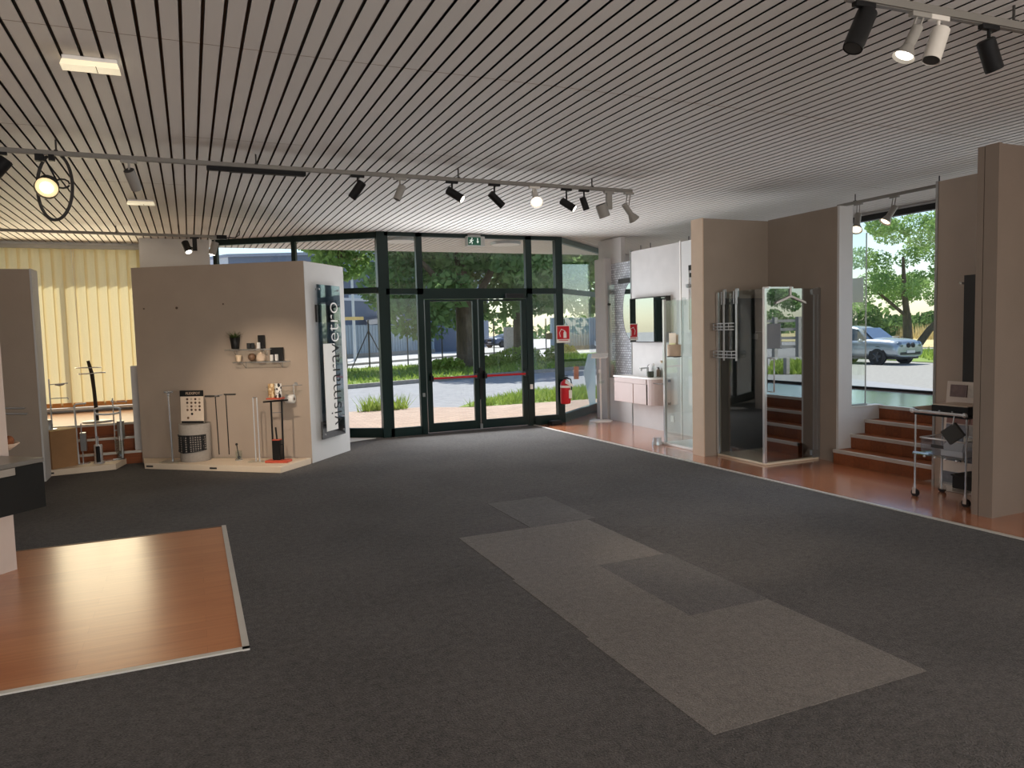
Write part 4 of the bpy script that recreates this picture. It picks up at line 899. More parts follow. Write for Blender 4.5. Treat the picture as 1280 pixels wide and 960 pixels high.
for px, py, lb in ((500,300,'round ceiling lamp under the canopy outside, left of the exit sign'),(632,304,'round ceiling lamp under the canopy outside, right of the exit sign')):
    p = W(px,py,Z=ZC-.02); t = thing('canopy_lamp', lb, 'lamp', (p.x,p.y,ZC-.05), 0)
    m = MB(); m.lathe([(.26,0),(.27,.02),(.27,.05)],28,(p.x,p.y,ZC-.05)); m.build('rim', M_ALU, t); m = MB(); m.lathe([(1e-4,-.012),(.16,-.008),(.25,0)],28,(p.x,p.y,ZC-.05)); m.build('diffuser', M_WHITE, t)
for px, py, lb in ((801,310,'left ceiling hook above the mirror wall'),(813,307,'middle ceiling hook above the mirror wall'),(861,299,'right ceiling hook beside the niche edge')):
    p = W(px,py,Z=ZC-.05); m = MB(); m.tube([(p.x,p.y,ZC),(p.x,p.y,ZC-.1),(p.x+.02,p.y,ZC-.115),(p.x+.04,p.y,ZC-.10)],.008,6); tag(m.build('ceiling_hook', M_DKGREY), lb, 'hook')

# ------------------------------------------------------------------ right side fittings
# wall-hung vanity
M_VAN = mat('mauve_grey_lacquer', (182,166,162), .38, var=.03)
VX, VY0, VY1, VZ0, VZ1 = 6.36, 9.22, 10.42, .415, .83
t = thing('wall_vanity', 'wall-hung mauve grey vanity with rounded end under the rectangular mirror', 'vanity', (6.5,9.8,VZ0))
arc = [(6.36+.24*(1-math.cos(a)), 9.48-.26*math.sin(a)) for a in [math.pi/2*k/8 for k in range(9)]]
m = MB(); m.prism([(6.618,VY1),(VX+.012,VY1),(VX+.012,9.48)]+arc[1:]+[(6.618,9.22)],VZ0,VZ1-.02); m.build('cabinet_body', M_VAN, t)
m = MB(); m.prism([(6.618,VY1+.01),(VX-.01,VY1+.01),(VX-.01,9.48)]+[(x-.01,y-.006) for x, y in arc[1:]]+[(6.618,9.20)],VZ1-.018,VZ1+.005); m.build('washbasin_top', M_WHITE, t)
for a, b, z0, z1 in ((9.49,10.42,.735,.808),(9.86,10.42,VZ0+.004,.725),(9.49,9.85,VZ0+.004,.725)):
    MB().box(VX,a+.004,z0,VX+.012,b-.004,z1).build('drawer_front', M_VAN, t, bevel=.003)
m = MB(); m.box(VX+.004,9.478,VZ0,VX+.012,9.49,.73); m.build('shadow_gap', M_BLACK, t)
m = MB(); m.lathe([(.17,VZ1+.006),(.16,VZ1+.012),(.13,VZ1+.009)],24,(6.47,9.98,0),sx=.55,sy=1.4); m.build('basin_rim', M_WHITE, t)
m = MB(); fx, fy = 6.56, 9.74
m.cyl((fx,fy,VZ1+.003),(fx,fy,VZ1+.15),.022,.02,14); m.box(fx-.14,fy-.018,VZ1+.125,fx+.01,fy+.018,VZ1+.15); m.cyl((fx-.12,fy,VZ1+.095),(fx-.12,fy,VZ1+.127),.013); m.tube([(fx,fy,VZ1+.15),(fx,fy-.0,VZ1+.17),(fx+.03,fy,VZ1+.19)],.008,6); m.build('tap', M_CHROME, t)
def bottle(label, p, r, h, mt, cap, name='soap_bottle', cat='bottle', neck=.45):
    t = thing(name, label, cat, tuple(p)); m = MB()
    m.lathe([(r*.95,0),(r,.01),(r,h*.7),(r*neck,h*.82),(r*neck,h*.88)],16,tuple(p)); m.build('bottle_body', mt, t)
    m = MB(); m.lathe([(r*neck*1.1,h*.88),(r*neck*1.1,h*.94),(r*.2,h*.95),(r*.2,h)],12,tuple(p)); m.box(p[0]-r*.9,p[1]-r*.2,p[2]+h*.98,p[0]+r*.25,p[1]+r*.2,p[2]+h*1.03); m.build('pump_cap', cap, t); return t
zt = VZ1+.0055
tag(MB().lathe([(.045,0),(.05,.01),(.052,.085),(.046,.09),(.044,.03),(1e-4,.025)],18,(6.47,9.53,zt)).build('dark_tumbler', mat('olive_glass',(60,64,54),.25)), 'dark olive tumbler on the front of the vanity top', 'cup')
bottle('white soap dispenser with pump on the vanity top', (6.58,9.60,zt), .035, .20, M_ACR, M_WHITE)
bottle('dark labelled bottle behind the dark tumbler on the vanity', (6.585,9.48,zt), .035, .15, mat('brown_bottle',(110,92,78),.3), M_BLACK)
bottle('tall clear bottle with beige stopper on the vanity top', (6.58,9.38,zt), .04, .25, M_ACR, mat('cork',(196,176,150),.7), neck=.6)
tag(MB().lathe([(.05,0),(.055,.015),(.05,.018),(1e-4,.006)],16,(6.50,9.40,zt),sy=.7).build('soap_dish', M_ACR), 'small clear soap dish at the rounded end of the vanity', 'dish')
t = thing('wall_mirror', 'rectangular mirror cabinet above the wall-hung vanity', 'mirror', (6.56,9.7,1.37))
MB().box(6.53,9.20,1.37,6.619,10.18,2.07).build('frame', M_DKGREY, t)
MB().box(6.522,9.215,1.385,6.529,10.165,2.055).build('mirror_glass', M_MIRROR, t)
t = thing('oval_mirror', 'tall oval mirror on the stone tiled recess half hidden by the wall panel', 'mirror', (6.77,10.50,1.45))
m = MB(); ov = [(10.50+.25*math.cos(k),1.88+.475*math.sin(k)) for k in [2*math.pi*i/40 for i in range(40)]]; m.add([(6.762,y,z) for y, z in ov]+[(6.775,y,z) for y, z in ov],[tuple(range(39,-1,-1)),tuple(range(40,80))]+[(i,(i+1)%40,(i+1)%40+40,i+40) for i in range(40)]); m.build('mirror_glass', M_MIRROR, t)
m = MB(); m.tube([(6.77,10.50+.255*math.cos(a),1.88+.48*math.sin(a)) for a in [2*math.pi*k/48 for k in range(48)]],.009,6,closed=True); m.build('frame', M_DKGREY, t)
MB().box(6.74,10.30,2.36,6.79,10.86,2.43).build('mirror_lamp', M_DKGREY, t)
t = thing('recess_glass', 'narrow clear glass panel with a black hinge before the stone recess', 'glass screen', (6.72,11.05,0))
MB().box(6.715,10.95,.75,6.723,11.15,2.35).build('pane', M_ACR, t)
m = MB(); m.cyl((6.70,11.13,2.02),(6.74,11.13,2.02),.022); m.build('hinge', M_BLACK, t); m = MB(); m.tube([(6.72,11.16,.005),(6.72,11.16,2.4)],.012,8); m.build('rod', M_ALU, t)
# leaflet stand
kx, ky = 6.47, 11.05
t = thing('leaflet_stand', 'slim white leaflet stand with tilted top plate left of the vanity', 'stand', (kx,ky,0))
m = MB(); m.lathe([(.20,.004),(.20,.014),(.03,.03)],28,(kx,ky,0)); m.build('base', M_WHITE, t)
m = MB(); m.cyl((kx,ky,.02),(kx,ky,1.12),.017); m.build('pole', M_WHITE, t)
m = MB(); rt = RIGHT.copy(); rt.z = 0; rt.normalize(); fw = Vector((rt.y*-1, rt.x, 0)); c_ = Vector((kx,ky,1.13))
q = [c_-rt*.16-fw*.10-Vector((0,0,.02)), c_+rt*.12-fw*.10-Vector((0,0,.02)), c_+rt*.16+fw*.12+Vector((0,0,.05)), c_-rt*.12+fw*.12+Vector((0,0,.05))]
m.add(q+[p-Vector((0,0,.012)) for p in q],[(0,1,2,3),(7,6,5,4),(0,4,5,1),(1,5,6,2),(2,6,7,3),(3,7,4,0)]); m.build('top_plate', M_WHITE, t)
m = MB(); c_ = Vector((kx,ky,.66)); m.add([c_-rt*.07-fw*.03, c_+rt*.06-fw*.03, c_+rt*.06-fw*.04+Vector((0,0,.18)), c_-rt*.07-fw*.04+Vector((0,0,.18))],[(0,1,2,3)]); m.box(kx-.06,ky-.05,.66,kx+.05,ky-.02,.70); m.build('leaflet_pocket', M_ACR, t)
m = MB(); m.cyl((kx-.03,ky-.02,.84),(kx-.03,ky-.02,.90),.018); m.build('bottle_holder', M_WHITE, t)
# shower behind the niche edge
M_TRAY = mat('cream_tray', (222,206,182), .5, var=.03)
t = thing('corner_shower', 'narrow glass shower with chrome profiles between the vanity and the niche', 'shower', (6.2,7.9,0))
MB().box(5.84,7.50,.004,6.615,8.36,.035).build('tray', M_WHITE, t, bevel=.006)
MB().box(5.875,7.50,.04,5.883,8.30,1.95).build('pane', M_ACR, t); MB().box(5.90,8.315,.04,6.60,8.323,1.95).build('pane', M_ACR, t)
m = MB(); m.box(5.86,8.30,.036,5.895,8.335,1.97); m.build('corner_profile', M_CHROME, t); m = MB(); m.box(6.59,8.305,.036,6.615,8.335,1.97); m.box(5.865,7.484,.036,5.89,7.505,1.97); m.build('wall_profile', M_CHROME, t)
m = MB(); m.tube([(5.88,8.33,.83),(5.80,8.36,.83),(5.76,8.42,.84)],.009,6); m.build('handle', M_CHROME, t)
m = MB(); m.cyl((5.77,8.36,.05),(5.77,8.36,.105),.06,.06,18); m.cyl((5.77,8.36,.006),(5.77,8.36,.05),.075,.07,18); m.build('foot', M_CHROME, t)
for z in (.55,.86): m = MB(); m.cyl((5.90,8.25,z),(5.90,8.25,z+.03),.02); m.build('hinge', M_BLACK, t)
t = thing('shower_column', 'flat pale blue shower column with pipe behind the narrow glass shower', 'shower column', (6.58,8.2,.2))
MB().box(6.585,8.42,.5,6.618,8.58,1.55).build('panel', mat('pale_blue_panel',(176,194,214),.3), t); m = MB(); m.tube([(6.60,8.72,1.55),(6.60,8.72,2.40)],.012,8); m.build('riser_pipe', M_CHROME, t)
m = MB(); m.cyl((6.56,8.72,2.18),(6.615,8.72,2.18),.028); m.build('pipe_bracket', M_ALU, t); m = MB(); m.box(6.57,8.62,2.40,6.617,8.70,2.47); m.box(6.58,8.62,2.30,6.617,8.69,2.36); m.build('wall_unit', M_BLACK, t)
t = thing('beige_pot', 'beige pot with leaflets on a bracket of the narrow glass shower', 'pot', (5.83,7.97,1.21))
m = MB(); m.lathe([(.085,.0),(.088,.01),(.088,.15),(.08,.15),(.078,.02)],20,(5.78,7.97,1.22)); m.build('pot_body', M_EDGE, t)
m = MB(); m.lathe([(.095,0),(.095,.008)],20,(5.78,7.97,1.21)); m.tube([(5.78,7.97,1.212),(5.875,7.97,1.212)],.012,6); m.build('bracket', M_BLACK, t)
m = MB(); m.box(5.76,7.90,1.30,5.765,8.05,1.52); m.box(5.785,7.89,1.30,5.79,8.03,1.50); m.build('leaflets', mat('beige_leaflet',(220,206,186),.7), t)
m = MB(); m.box(5.752,7.91,1.34,5.757,8.04,1.39); m.build('yellow_card', mat('pale_yellow',(226,222,170),.7), t)
t = thing('caddy_hooks', 'clear hooks and bars hanging over the top of the narrow glass shower', 'hanger', (5.86,8.0,1.25))
for y in (8.1,7.88,7.72,7.6): 
    m = MB(); m.box(5.855,y-.014,1.25,5.862,y+.014,1.97); m.box(5.855,y-.014,1.965,5.90,y+.014,1.975); m.box(5.893,y-.014,1.88,5.90,y+.014,1.975); m.build('bar', M_ACR, t)
tag(MB().box(6.61,9.14,.17,6.62,9.22,.26).build('wall_socket', M_WHITE, bevel=.003), 'white wall socket low on the panel right of the vanity', 'socket')

# big shower cabin in the niche
m = MB(); m.box(5.97,7.262,.04,6.70,7.279,1.93); struct('wall_niche_tiles_side', m, M_DARKPAN)
m = MB(); m.box(6.704,6.52,.04,6.719,7.26,1.93); struct('wall_niche_tiles_back', m, M_DARKPAN)
def cabin(label, ox, oy, lbl2=None):
    t = thing('shower_cabin', label, 'shower', (ox,oy,0))
    B_ = lambda *a: MB().box(a[0]+ox,a[1]+oy,a[2],a[3]+ox,a[4]+oy,a[5])
    B_(0,0,.004,.82,.82,.03).build('tray', M_TRAY, t, bevel=.006)
    B_(.005,.03,.032,.013,.80,2.0).build('fixed_pane', M_CABG, t)
    B_(.03,.006,.04,.735,.014,2.0).build('door_pane', M_MIRG, t)
    m = MB(); m.box(ox-.006,oy-.006,.03,ox+.026,oy+.026,2.012); m.build('corner_profile', M_CHROME, t)
    m = MB(); m.box(ox-.004,oy+.79,.03,ox+.022,oy+.825,2.0); m.build('wall_profile', M_CHROME, t)
    m = MB(); m.box(ox+.735,oy-.002,.03,ox+.785,oy+.022,2.0); m.box(ox+.785,oy-.01,.03,ox+.822,oy+.03,2.01); m.build('door_frame', M_ALU, t)
    m = MB(); m.box(ox-.02,oy-.09,2.0,ox-.002,oy+.012,2.016); m.box(ox-.01,oy+.0,2.0,ox+.42,oy+.018,2.018); m.build('top_bar', M_CHROME, t)
    m = MB(); m.tube([(ox+.09,oy+.008,.84),(ox+.09,oy-.05,.84),(ox+.09,oy-.05,1.22),(ox+.09,oy+.008,1.22)],.008,8); m.build('handle', M_CHROME, t)
    for z in (.06,1.93): B_(.70,-.012,z,.79,.026,z+.06).build('hinge', M_ALU, t)
    return t
cabin('glass corner shower cabin with mirrored door in the brown niche', 5.895, 6.44)
cabin('second shower cabin just visible at the right edge behind the near partition', 6.20, 2.92)
t = thing('robe_hanger', 'white robe hanger hooked over the shower cabin door', 'hanger', (6.27,6.40,1.84))
m = MB(); m.box(6.26,6.435,1.90,6.285,6.441,2.026); m.box(6.26,6.435,2.02,6.285,6.47,2.026); m.build('hook', M_WHITE, t)
m = MB(); m.prism([(0,0),(0,0),(0,0)],0,0) if False else None
m.add([(6.05,6.425,1.825),(6.06,6.425,1.85),(6.27,6.425,1.925),(6.49,6.425,1.85),(6.50,6.425,1.825),(6.27,6.425,1.90)]+[(6.05,6.437,1.825),(6.06,6.437,1.85),(6.27,6.437,1.925),(6.49,6.437,1.85),(6.50,6.437,1.825),(6.27,6.437,1.90)],[(0,1,2,5),(5,2,3,4),(11,8,7,6),(10,9,8,11),(0,6,7,1),(1,7,8,2),(2,8,9,3),(3,9,10,4),(4,10,11,5),(5,11,6,0)]); m.build('arms', M_WHITE, t)
t = thing('shower_caddy', 'chrome two basket caddy hung over the fixed pane of the shower cabin', 'caddy', (5.88,7.0,1.2))
for y in (7.11,6.89):
    m = MB(); m.box(5.876,y-.012,1.18,5.884,y+.012,2.03); m.box(5.876,y-.012,2.02,5.915,y+.012,2.03); m.box(5.909,y-.012,1.93,5.915,y+.012,2.03); m.tube([(5.876,y,1.86),(5.85,y-.03,1.86),(5.84,y-.04,1.88)],.005,5); m.tube([(5.87,y-.03,1.85),(5.87,y-.03,2.0),(5.87,y+.03,2.0),(5.87,y+.03,1.85)],.006,6); m.build('hanging_bar', M_SATIN, t)
for z, y1 in ((1.55,6.93),(1.22,6.88)):
    m = MB()
    for zz in (z,z+.035,z+.075): m.tube([(5.87,7.22,zz),(5.80,7.21,zz),(5.80,y1,zz),(5.87,y1-.01,zz)],.006,6)
    for k in range(5): y = 7.20-k*(7.20-y1)/4; m.tube([(5.80,y,z+.075),(5.80,y,z),(5.87,y,z)],.004,5)
    m.build('basket', M_SATIN, t)
t = thing('shower_mixer', 'small chrome mixer on the dark panel inside the shower cabin', 'tap', (6.4,7.24,1.4))
p = W(944,420,Y=7.25); m = MB(); m.box(p.x-.03,7.235,p.z-.04,p.x+.03,7.262,p.z+.03); m.build('plate', M_CHROME, t); m = MB(); m.tube([(p.x,7.24,p.z+.05),(p.x+.10,7.22,p.z+.05)],.008,6); m.tube([(p.x,7.255,p.z+.02),(p.x,7.24,p.z+.05)],.008,6); m.build('lever', M_CHROME, t)

# tile sample board
t = thing('sample_board', 'cream board of stone samples leaning behind the glass trolley', 'sample board', (6.45,4.4,0))
def SBp(y, h): return Vector((6.405+.105*h, y, .006+h*1.02))
nrm = Vector((-1.02,0,.105)).normalized()
m = MB(); f = [SBp(4.70,0),SBp(4.10,0),SBp(4.10,1),SBp(4.70,1)]; m.add([p for p in f]+[p-nrm*.016 for p in f],[(0,1,2,3),(7,6,5,4),(0,4,5,1),(1,5,6,2),(2,6,7,3),(3,7,4,0)]); m.build('board', mat('cream_board',(216,200,186),.6), t)
cols = [(120,100,96),(196,184,170),(110,84,78),(200,186,172),(142,140,146),(170,160,152),(120,120,126),(96,94,98),(214,198,170),(150,140,134),(110,112,118),(84,84,90),(60,60,64),(150,110,100)]
smats = [mat('stone_sample', c, .5, var=.18, scale=30) for c in cols]
rows = [(.86,.97,[(4.66,4.50,0),(4.49,4.40,1),(4.39,4.34,2),(4.33,4.20,3)]),(.62,.68,[(4.67,4.45,13),(4.44,4.15,13)]),(.52,.61,[(4.67,4.46,4),(4.45,4.30,5)]),(.36,.50,[(4.67,4.50,6),(4.49,4.40,8),(4.36,4.20,9)]),(.28,.35,[(4.67,4.56,10),(4.55,4.50,12),(4.47,4.36,11),(4.33,4.16,12)]),(.08,.18,[(4.67,4.52,6),(4.50,4.38,11),(4.36,4.2,9)])]
for h0, h1, cs in rows:
    for a, b, ci in cs:
        m = MB(); f = [SBp(a,h0),SBp(b,h0),SBp(b,h1),SBp(a,h1)]; m.add([p+nrm*.010 for p in f]+[p for p in f],[(0,1,2,3),(7,6,5,4),(0,4,5,1),(1,5,6,2),(2,6,7,3),(3,7,4,0)]); m.build('sample', smats[ci], t)
text('lettering', 'um', .13, M_DKGREY, t, frameM(SBp(4.22,.56)+nrm*.003, (0,-1,0), (.105,0,1.02)), .002)
MB().box(6.49,4.20,.965,6.50,4.32,.985).build('name_plate', mat('brown_plate2',(96,80,76),.5), t) if False else None

# glass trolley
t = thing('glass_trolley', 'chrome trolley with glass shelves beside the near partition', 'trolley', (6.15,4.38,0))
X0, X1, Y0, Y1 = 5.98, 6.34, 4.14, 4.62
for x in (X0,X1):
    for y in (Y0,Y1):
        m = MB(); m.tube([(x,y,.11),(x,y,.79)],.008,8); m.build('post', M_CHROME, t)
        m = MB(); wx = x+.02; m.cyl((x,y,.07),(x,y,.115),.012); m.box(x-.014,y-.016,.03,x-.008,y+.016,.085); m.build('caster_fork', M_CHROME, t)
        m = MB(); m.cyl((x-.006,y,.036),(x+.02,y,.036),.035,.035,18); m.build('caster_wheel', M_TYRE, t)
for z in (.125,.40): 
    MB().box(X0-.02,Y0-.02,z-.004,X1+.02,Y1+.02,z+.004).build('glass_shelf', M_ACR, t)
MB().box(X0-.01,Y0-.01,.755,X1+.01,Y1+.01,.77).build('top_shelf', M_BLACK, t)
m = MB(); m.tube([(X0-.03,Y1,.79),(X0-.03,Y0,.79)],.013,10); m.ball((X0-.03,Y1+.01,.79),.022); m.ball((X0-.03,Y0+.0,.79),.022); m.tube([(X0-.03,Y1,.79),(X1,Y1,.79)],.008,8); m.build('push_bar', M_CHROME, t)
m = MB()
for k in range(4): m.ball((X0-.01,Y1-.1-.1*k,.388),.012,8)
m.build('shelf_clips', M_CHROME, t)
t = thing('black_case', 'black case lying on top of the glass trolley', 'case', (6.15,4.33,.77))
MB().box(6.02,4.16,.772,6.32,4.50,.85).build('case_body', M_BLACK, t, bevel=.008); MB().box(6.03,4.17,.851,6.31,4.49,.856).build('paper_top', M_EDGE, t)
m = MB(); m.cyl((6.016,4.42,.80),(6.02,4.42,.80),.008); m.cyl((6.016,4.30,.80),(6.02,4.30,.80),.008); m.build('latch', M_CHROME, t)
t = thing('open_catalogue', 'grey catalogue sticking out left of the black case', 'catalogue', (6.12,4.57,.77))
m = MB(); m.add([(6.0,4.52,.773),(6.3,4.52,.773),(6.3,4.68,.815),(6.0,4.68,.815)],[(0,1,2,3),(3,2,1,0)]); m.build('cover', M_DKGREY, t); m = MB(); m.add([(6.0,4.52,.779),(6.3,4.52,.779),(6.3,4.66,.818),(6.0,4.66,.818)],[(0,1,2,3),(3,2,1,0)]); m.build('pages', M_EDGE, t)
t = thing('hanging_tag', 'black and grey folded tag hanging from the trolley push bar', 'tag', (5.93,4.25,.56))
m = MB(); c_ = Vector((5.925,4.24,.625)); u1 = Vector((0,.055,-.045)); u2 = Vector((0,.045,.05))
m.add([c_-u1-u2+Vector((.02,0,0)), c_+u1-u2, c_+u1+u2, c_-u1+u2+Vector((.02,0,0))]+[c_-u1-u2+Vector((.05,0,0)), c_+u1-u2+Vector((.03,0,0)), c_+u1+u2+Vector((.03,0,0)), c_-u1+u2+Vector((.05,0,0))],[(0,1,2,3),(7,6,5,4),(0,4,5,1),(1,5,6,2),(2,6,7,3),(3,7,4,0)]); m.build('booklet', M_DKGREY, t)
m = MB(); m.tube([(5.945,4.24,.70),(5.945,4.235,.735),(5.95,4.23,.79)],.005,6); m.build('cord', M_CHROME, t)
t = thing('plastic_bin', 'clear plastic bin of papers on the middle trolley shelf', 'bin', (6.15,4.36,.405))
m = MB(); 
for a in ((6.0,4.18,6.005,4.58),(6.31,4.18,6.315,4.58),(6.0,4.18,6.315,4.185),(6.0,4.575,6.315,4.58)): m.box(a[0],a[1],.405,a[2],a[3],.55)
m.box(6.0,4.18,.405,6.315,4.58,.41); m.build('bin_body', glass('milky_plastic',(.92,.93,.96),.16,.6,.2), t); m = MB(); m.tube([(5.995,4.175,.55),(6.32,4.175,.55),(6.32,4.585,.55),(5.995,4.585,.55)],.007,6,closed=True); m.build('rim', M_WHITE, t)
m = MB(); m.box(6.02,4.20,.412,6.3,4.40,.46); m.add([(6.03,4.22,.46),(6.03,4.42,.46),(6.10,4.40,.53),(6.10,4.24,.53)],[(0,1,2,3)]); m.build('papers', M_PAPER, t)
m = MB(); m.box(5.9985,4.36,.47,5.9995,4.48,.50); m.build('printed_label', M_DKGREY, t)
tag(MB().prism([(5.965,4.63),(5.965,4.52),(5.995,4.50),(5.995,4.64)],.4045,.416).build('blue_sheet', mat('light_blue_sheet',(176,206,236),.6)), 'light blue sheet at the left corner of the middle trolley shelf', 'paper')
t = thing('black_box', 'black box on the lower trolley shelf', 'box', (6.18,4.24,.13)); MB().box(6.06,4.14,.13,6.30,4.32,.235).build('box_body', M_BLACK, t, bevel=.005); MB().box(6.05,4.13,.236,6.31,4.33,.25).build('lid', M_BLACK, t, bevel=.004)

# ------------------------------------------------------------------ left side fittings
# near vanity
C0 = Vector((-.95,5.80))
def NV(a, b, z): p = C0+e*a+bk*b; return (p.x,p.y,z)
def nbox(m, a0, a1, b0, b1, z0, z1, mi=0):
    m.prism([NV(a0,b0,0)[:2],NV(a1,b0,0)[:2],NV(a1,b1,0)[:2],NV(a0,b1,0)[:2]],z0,z1,mi); return m
M_VDK = mat('anthracite_lacquer', (27,27,25), .6, var=.1)
t = thing('dark_vanity', 'anthracite wall-hung vanity cut off by the left edge above the wood patch', 'vanity', NV(.5,.2,.49))
nbox(MB(),.0,1.1,.012,.415,.495,.80).build('cabinet_body', M_VDK, t)
nbox(MB(),-.004,1.1,.0,.418,.802,.832).build('worktop', mat('stone_grey_top',(112,106,98),.3,var=.1), t, bevel=.003)
nbox(MB(),.004,.20,.0,.012,.498,.798).build('drawer_front', M_VDK, t); nbox(MB(),.20,1.09,.0,.012,.498,.745).build('drawer_front', M_VDK, t)
nbox(MB(),.20,1.09,.006,.014,.75,.798).build('finger_groove', mat('groove_grey',(150,140,128),.5), t)
p = W(3,563,Z=.834)
t = thing('shell_bowl', 'shallow bowl of brown balls on the anthracite vanity at the left edge', 'bowl', tuple(p))
MB().lathe([(.05,0),(.06,.008),(.11,.045),(.105,.05),(.05,.016),(1e-4,.014)],20,tuple(p)).build('bowl_body', mat('beige_bowl',(206,176,150),.5), t)
for k, (dx, dy, dz) in enumerate([(.04,.0,.058),(-.03,.05,.06),(-.05,-.03,.056),(.03,.06,.062)]):
    tag(MB().ball((p.x+dx,p.y+dy,p.z+dz),.036,12).build('dried_fruit', mat('dried_brown',(140,84,52),.8,var=.3,scale=40,bump=.5)), 'brown dried fruit in the shallow bowl on the anthracite vanity', 'dried fruit', 'dried fruit in the bowl')
nbox(MB(),.25,1.1,.372,.376,.12,.40).build('grey_picture', mat('grey_blue_print',(150,156,172),.6)); o = bpy.data.objects['grey_picture']; tag(o, 'grey blue panel on the wall under the anthracite vanity', 'panel')
# rails on rear partition
t = thing('towel_rail', 'two bar chrome towel rail on the rear left partition', 'towel rail', (-1.95,9.9,1.2))
for x0_, y0_, x1_ in ((2,510,30),(2,517,33)):
    a, b = W(x0_,y0_,Y=9.88), W(x1_,y0_+.3,Y=9.88); m = MB(); m.tube([a,b],.011,8); m.tube([b,Vector((b.x,9.95,b.z))],.009,6); m.tube([a,Vector((a.x,9.95,a.z))],.009,6); m.build('bar', M_CHROME, t)
# plinths
M_LBL = M_DKGREY
def plinth(name, label, poly, h, tags):
    t = thing(name, label, 'plinth', (sum(p[0] for p in poly)/len(poly),sum(p[1] for p in poly)/len(poly),0))
    m = MB(); m.prism(poly,.001,h); m.build('slab', M_PLINTH, t, bevel=.004)
    a, b = Vector(poly[0]), Vector(poly[1]); d = (b-a).normalized(); n = Vector((d.y,-d.x))
    for f in tags:
        c = lerp(a,b,f); m = MB(); m.beam((c[0]-d.x*.05+n.x*.003,c[1]-d.y*.05+n.y*.003),(c[0]+d.x*.05+n.x*.003,c[1]+d.y*.05+n.y*.003),.004,h*.35,h*.62); m.build('name_strip', M_LBL, t)
    return t
PH = .075
plinth('display_plinth', 'cream display plinth in front of the big taupe partition', [(-.60,10.22),(.90,8.98),(1.32,9.44),(-.63,10.66)], PH, (.04,.52))
plinth('display_plinth', 'cream display plinth under the cardboard box before the steps', [(-1.68,10.28),(-.93,10.36),(-.80,10.98),(-1.2,11.0 if False else 10.76),(-1.61,10.76)], PH, (.06,))
z0 = PH+.0015
# cardboard box
bl, brr, bll = W(66,587,Z=z0), W(98,581,Z=z0), None
d = (brr-bl).normalized(); nb = Vector((-d.y,d.x,0))
t = thing('cardboard_box', 'plain brown cardboard box standing on the left plinth', 'box', tuple(bl+d*.15+nb*.12))
Lb = (brr-bl).length*1.0; db = .26
bx_ = [bl, bl+d*Lb, bl+d*Lb+nb*db, bl+nb*db]
m = MB(); m.prism([tuple(p.xy) for p in bx_],z0,.535); m.build('box_body', mat('cardboard',(158,120,84),.85,var=.12,scale=5), t, bevel=.003)
m = MB(); m.prism([tuple(p.xy) for p in [bl-d*.003-nb*.003,bl+d*(Lb+.003)-nb*.003,bl+d*(Lb+.003)+nb*(db+.003),bl-d*.003+nb*(db+.003)]],.5355,.545); m.build('lid', mat('cardboard_top',(190,160,112),.8), t)
zb = .5465
bc = bl+d*(Lb*.28)+nb*.13
def brush_set(label, p, kind, zt_, r=.04, mt=M_CHROME, hook=True):
    t = thing('brush_stand', label, 'stand', tuple(p)); m = MB(); m.lathe([(r*1.5,0),(r*1.5,.008)],20,tuple(p)); m.build('base', M_CHROME, t)
    m = MB(); m.lathe([(r,.009),(r,.17),(r*.9,.172)],18,tuple(p)); m.build('brush_holder', mt, t)
    return t
t = thing('soap_stand', 'chrome stand with soap dish and brush holder on the cardboard box', 'stand', (bc.x,bc.y,zb))
m = MB(); m.lathe([(.075,0),(.075,.008)],20,(bc.x,bc.y,zb)); m.build('base', M_CHROME, t)
m = MB(); m.lathe([(.045,.0085),(.045,.12),(.04,.122)],18,(bc.x-.015,bc.y,zb)); m.build('brush_holder', M_ALU, t)
m = MB(); m.tube([(bc.x+.02,bc.y,zb+.008),(bc.x+.02,bc.y,zb+.62)],.009,8); m.build('pole', M_CHROME, t)
m = MB(); m.tube([(bc.x+.02,bc.y,zb+.55),(bc.x+.22,bc.y,zb+.56)],.006,6); m.lathe([(1e-4,-.03),(.05,-.015),(.06,0)],18,(bc.x+.13,bc.y,zb+.555)); m.build('soap_dish', M_CHROME, t)
m = MB(); m.tube([(bc.x+.02,bc.y,zb+.38),(bc.x+.21,bc.y,zb+.38),(bc.x+.21,bc.y,zb+.36)],.006,6); m.build('roll_arm', M_CHROME, t)
# wooden valet stand on the platform
q = W(122,527,Z=.503); tp = q+Vector((0,0,0))
def WV(x, y): return WL(x, y, (q.x-1,q.y), (q.x+1,q.y))
t = thing('branch_valet', 'dark curved branch stand with wire rings on the step platform', 'stand', tuple(q))
m = MB(); m.lathe([(.19,.0),(.19,.012),(.05,.02)],24,tuple(q)); m.build('base', M_ALU, t)
m = MB(); m.tube([q+Vector((0,0,.015)),WV(119.5,505),WV(117.5,487),WV(115,468),WV(110,451)],[.022,.024,.024,.026,.02],8); m.build('branch', mat('dark_branch',(48,40,34),.8,var=.3,scale=20), t)
for (ax_, ay_, bx2, by2) in ((94,460,127,459),(98,468,132,465)):
    a, b = WV(ax_,ay_), WV(bx2,by2); c_ = (a+b)/2; ww = (b-a).length/2; m = MB(); m.tube([c_+Vector((ww*math.cos(k),.12*math.sin(k),(b.z-a.z)/2*math.cos(k))) for k in [2*math.pi*i/28 for i in range(28)]],.006,6,closed=True); m.tube([c_-Vector((ww,0,0)),c_+Vector((ww,0,0))],.005,5); m.build('ring', M_CHROME, t)
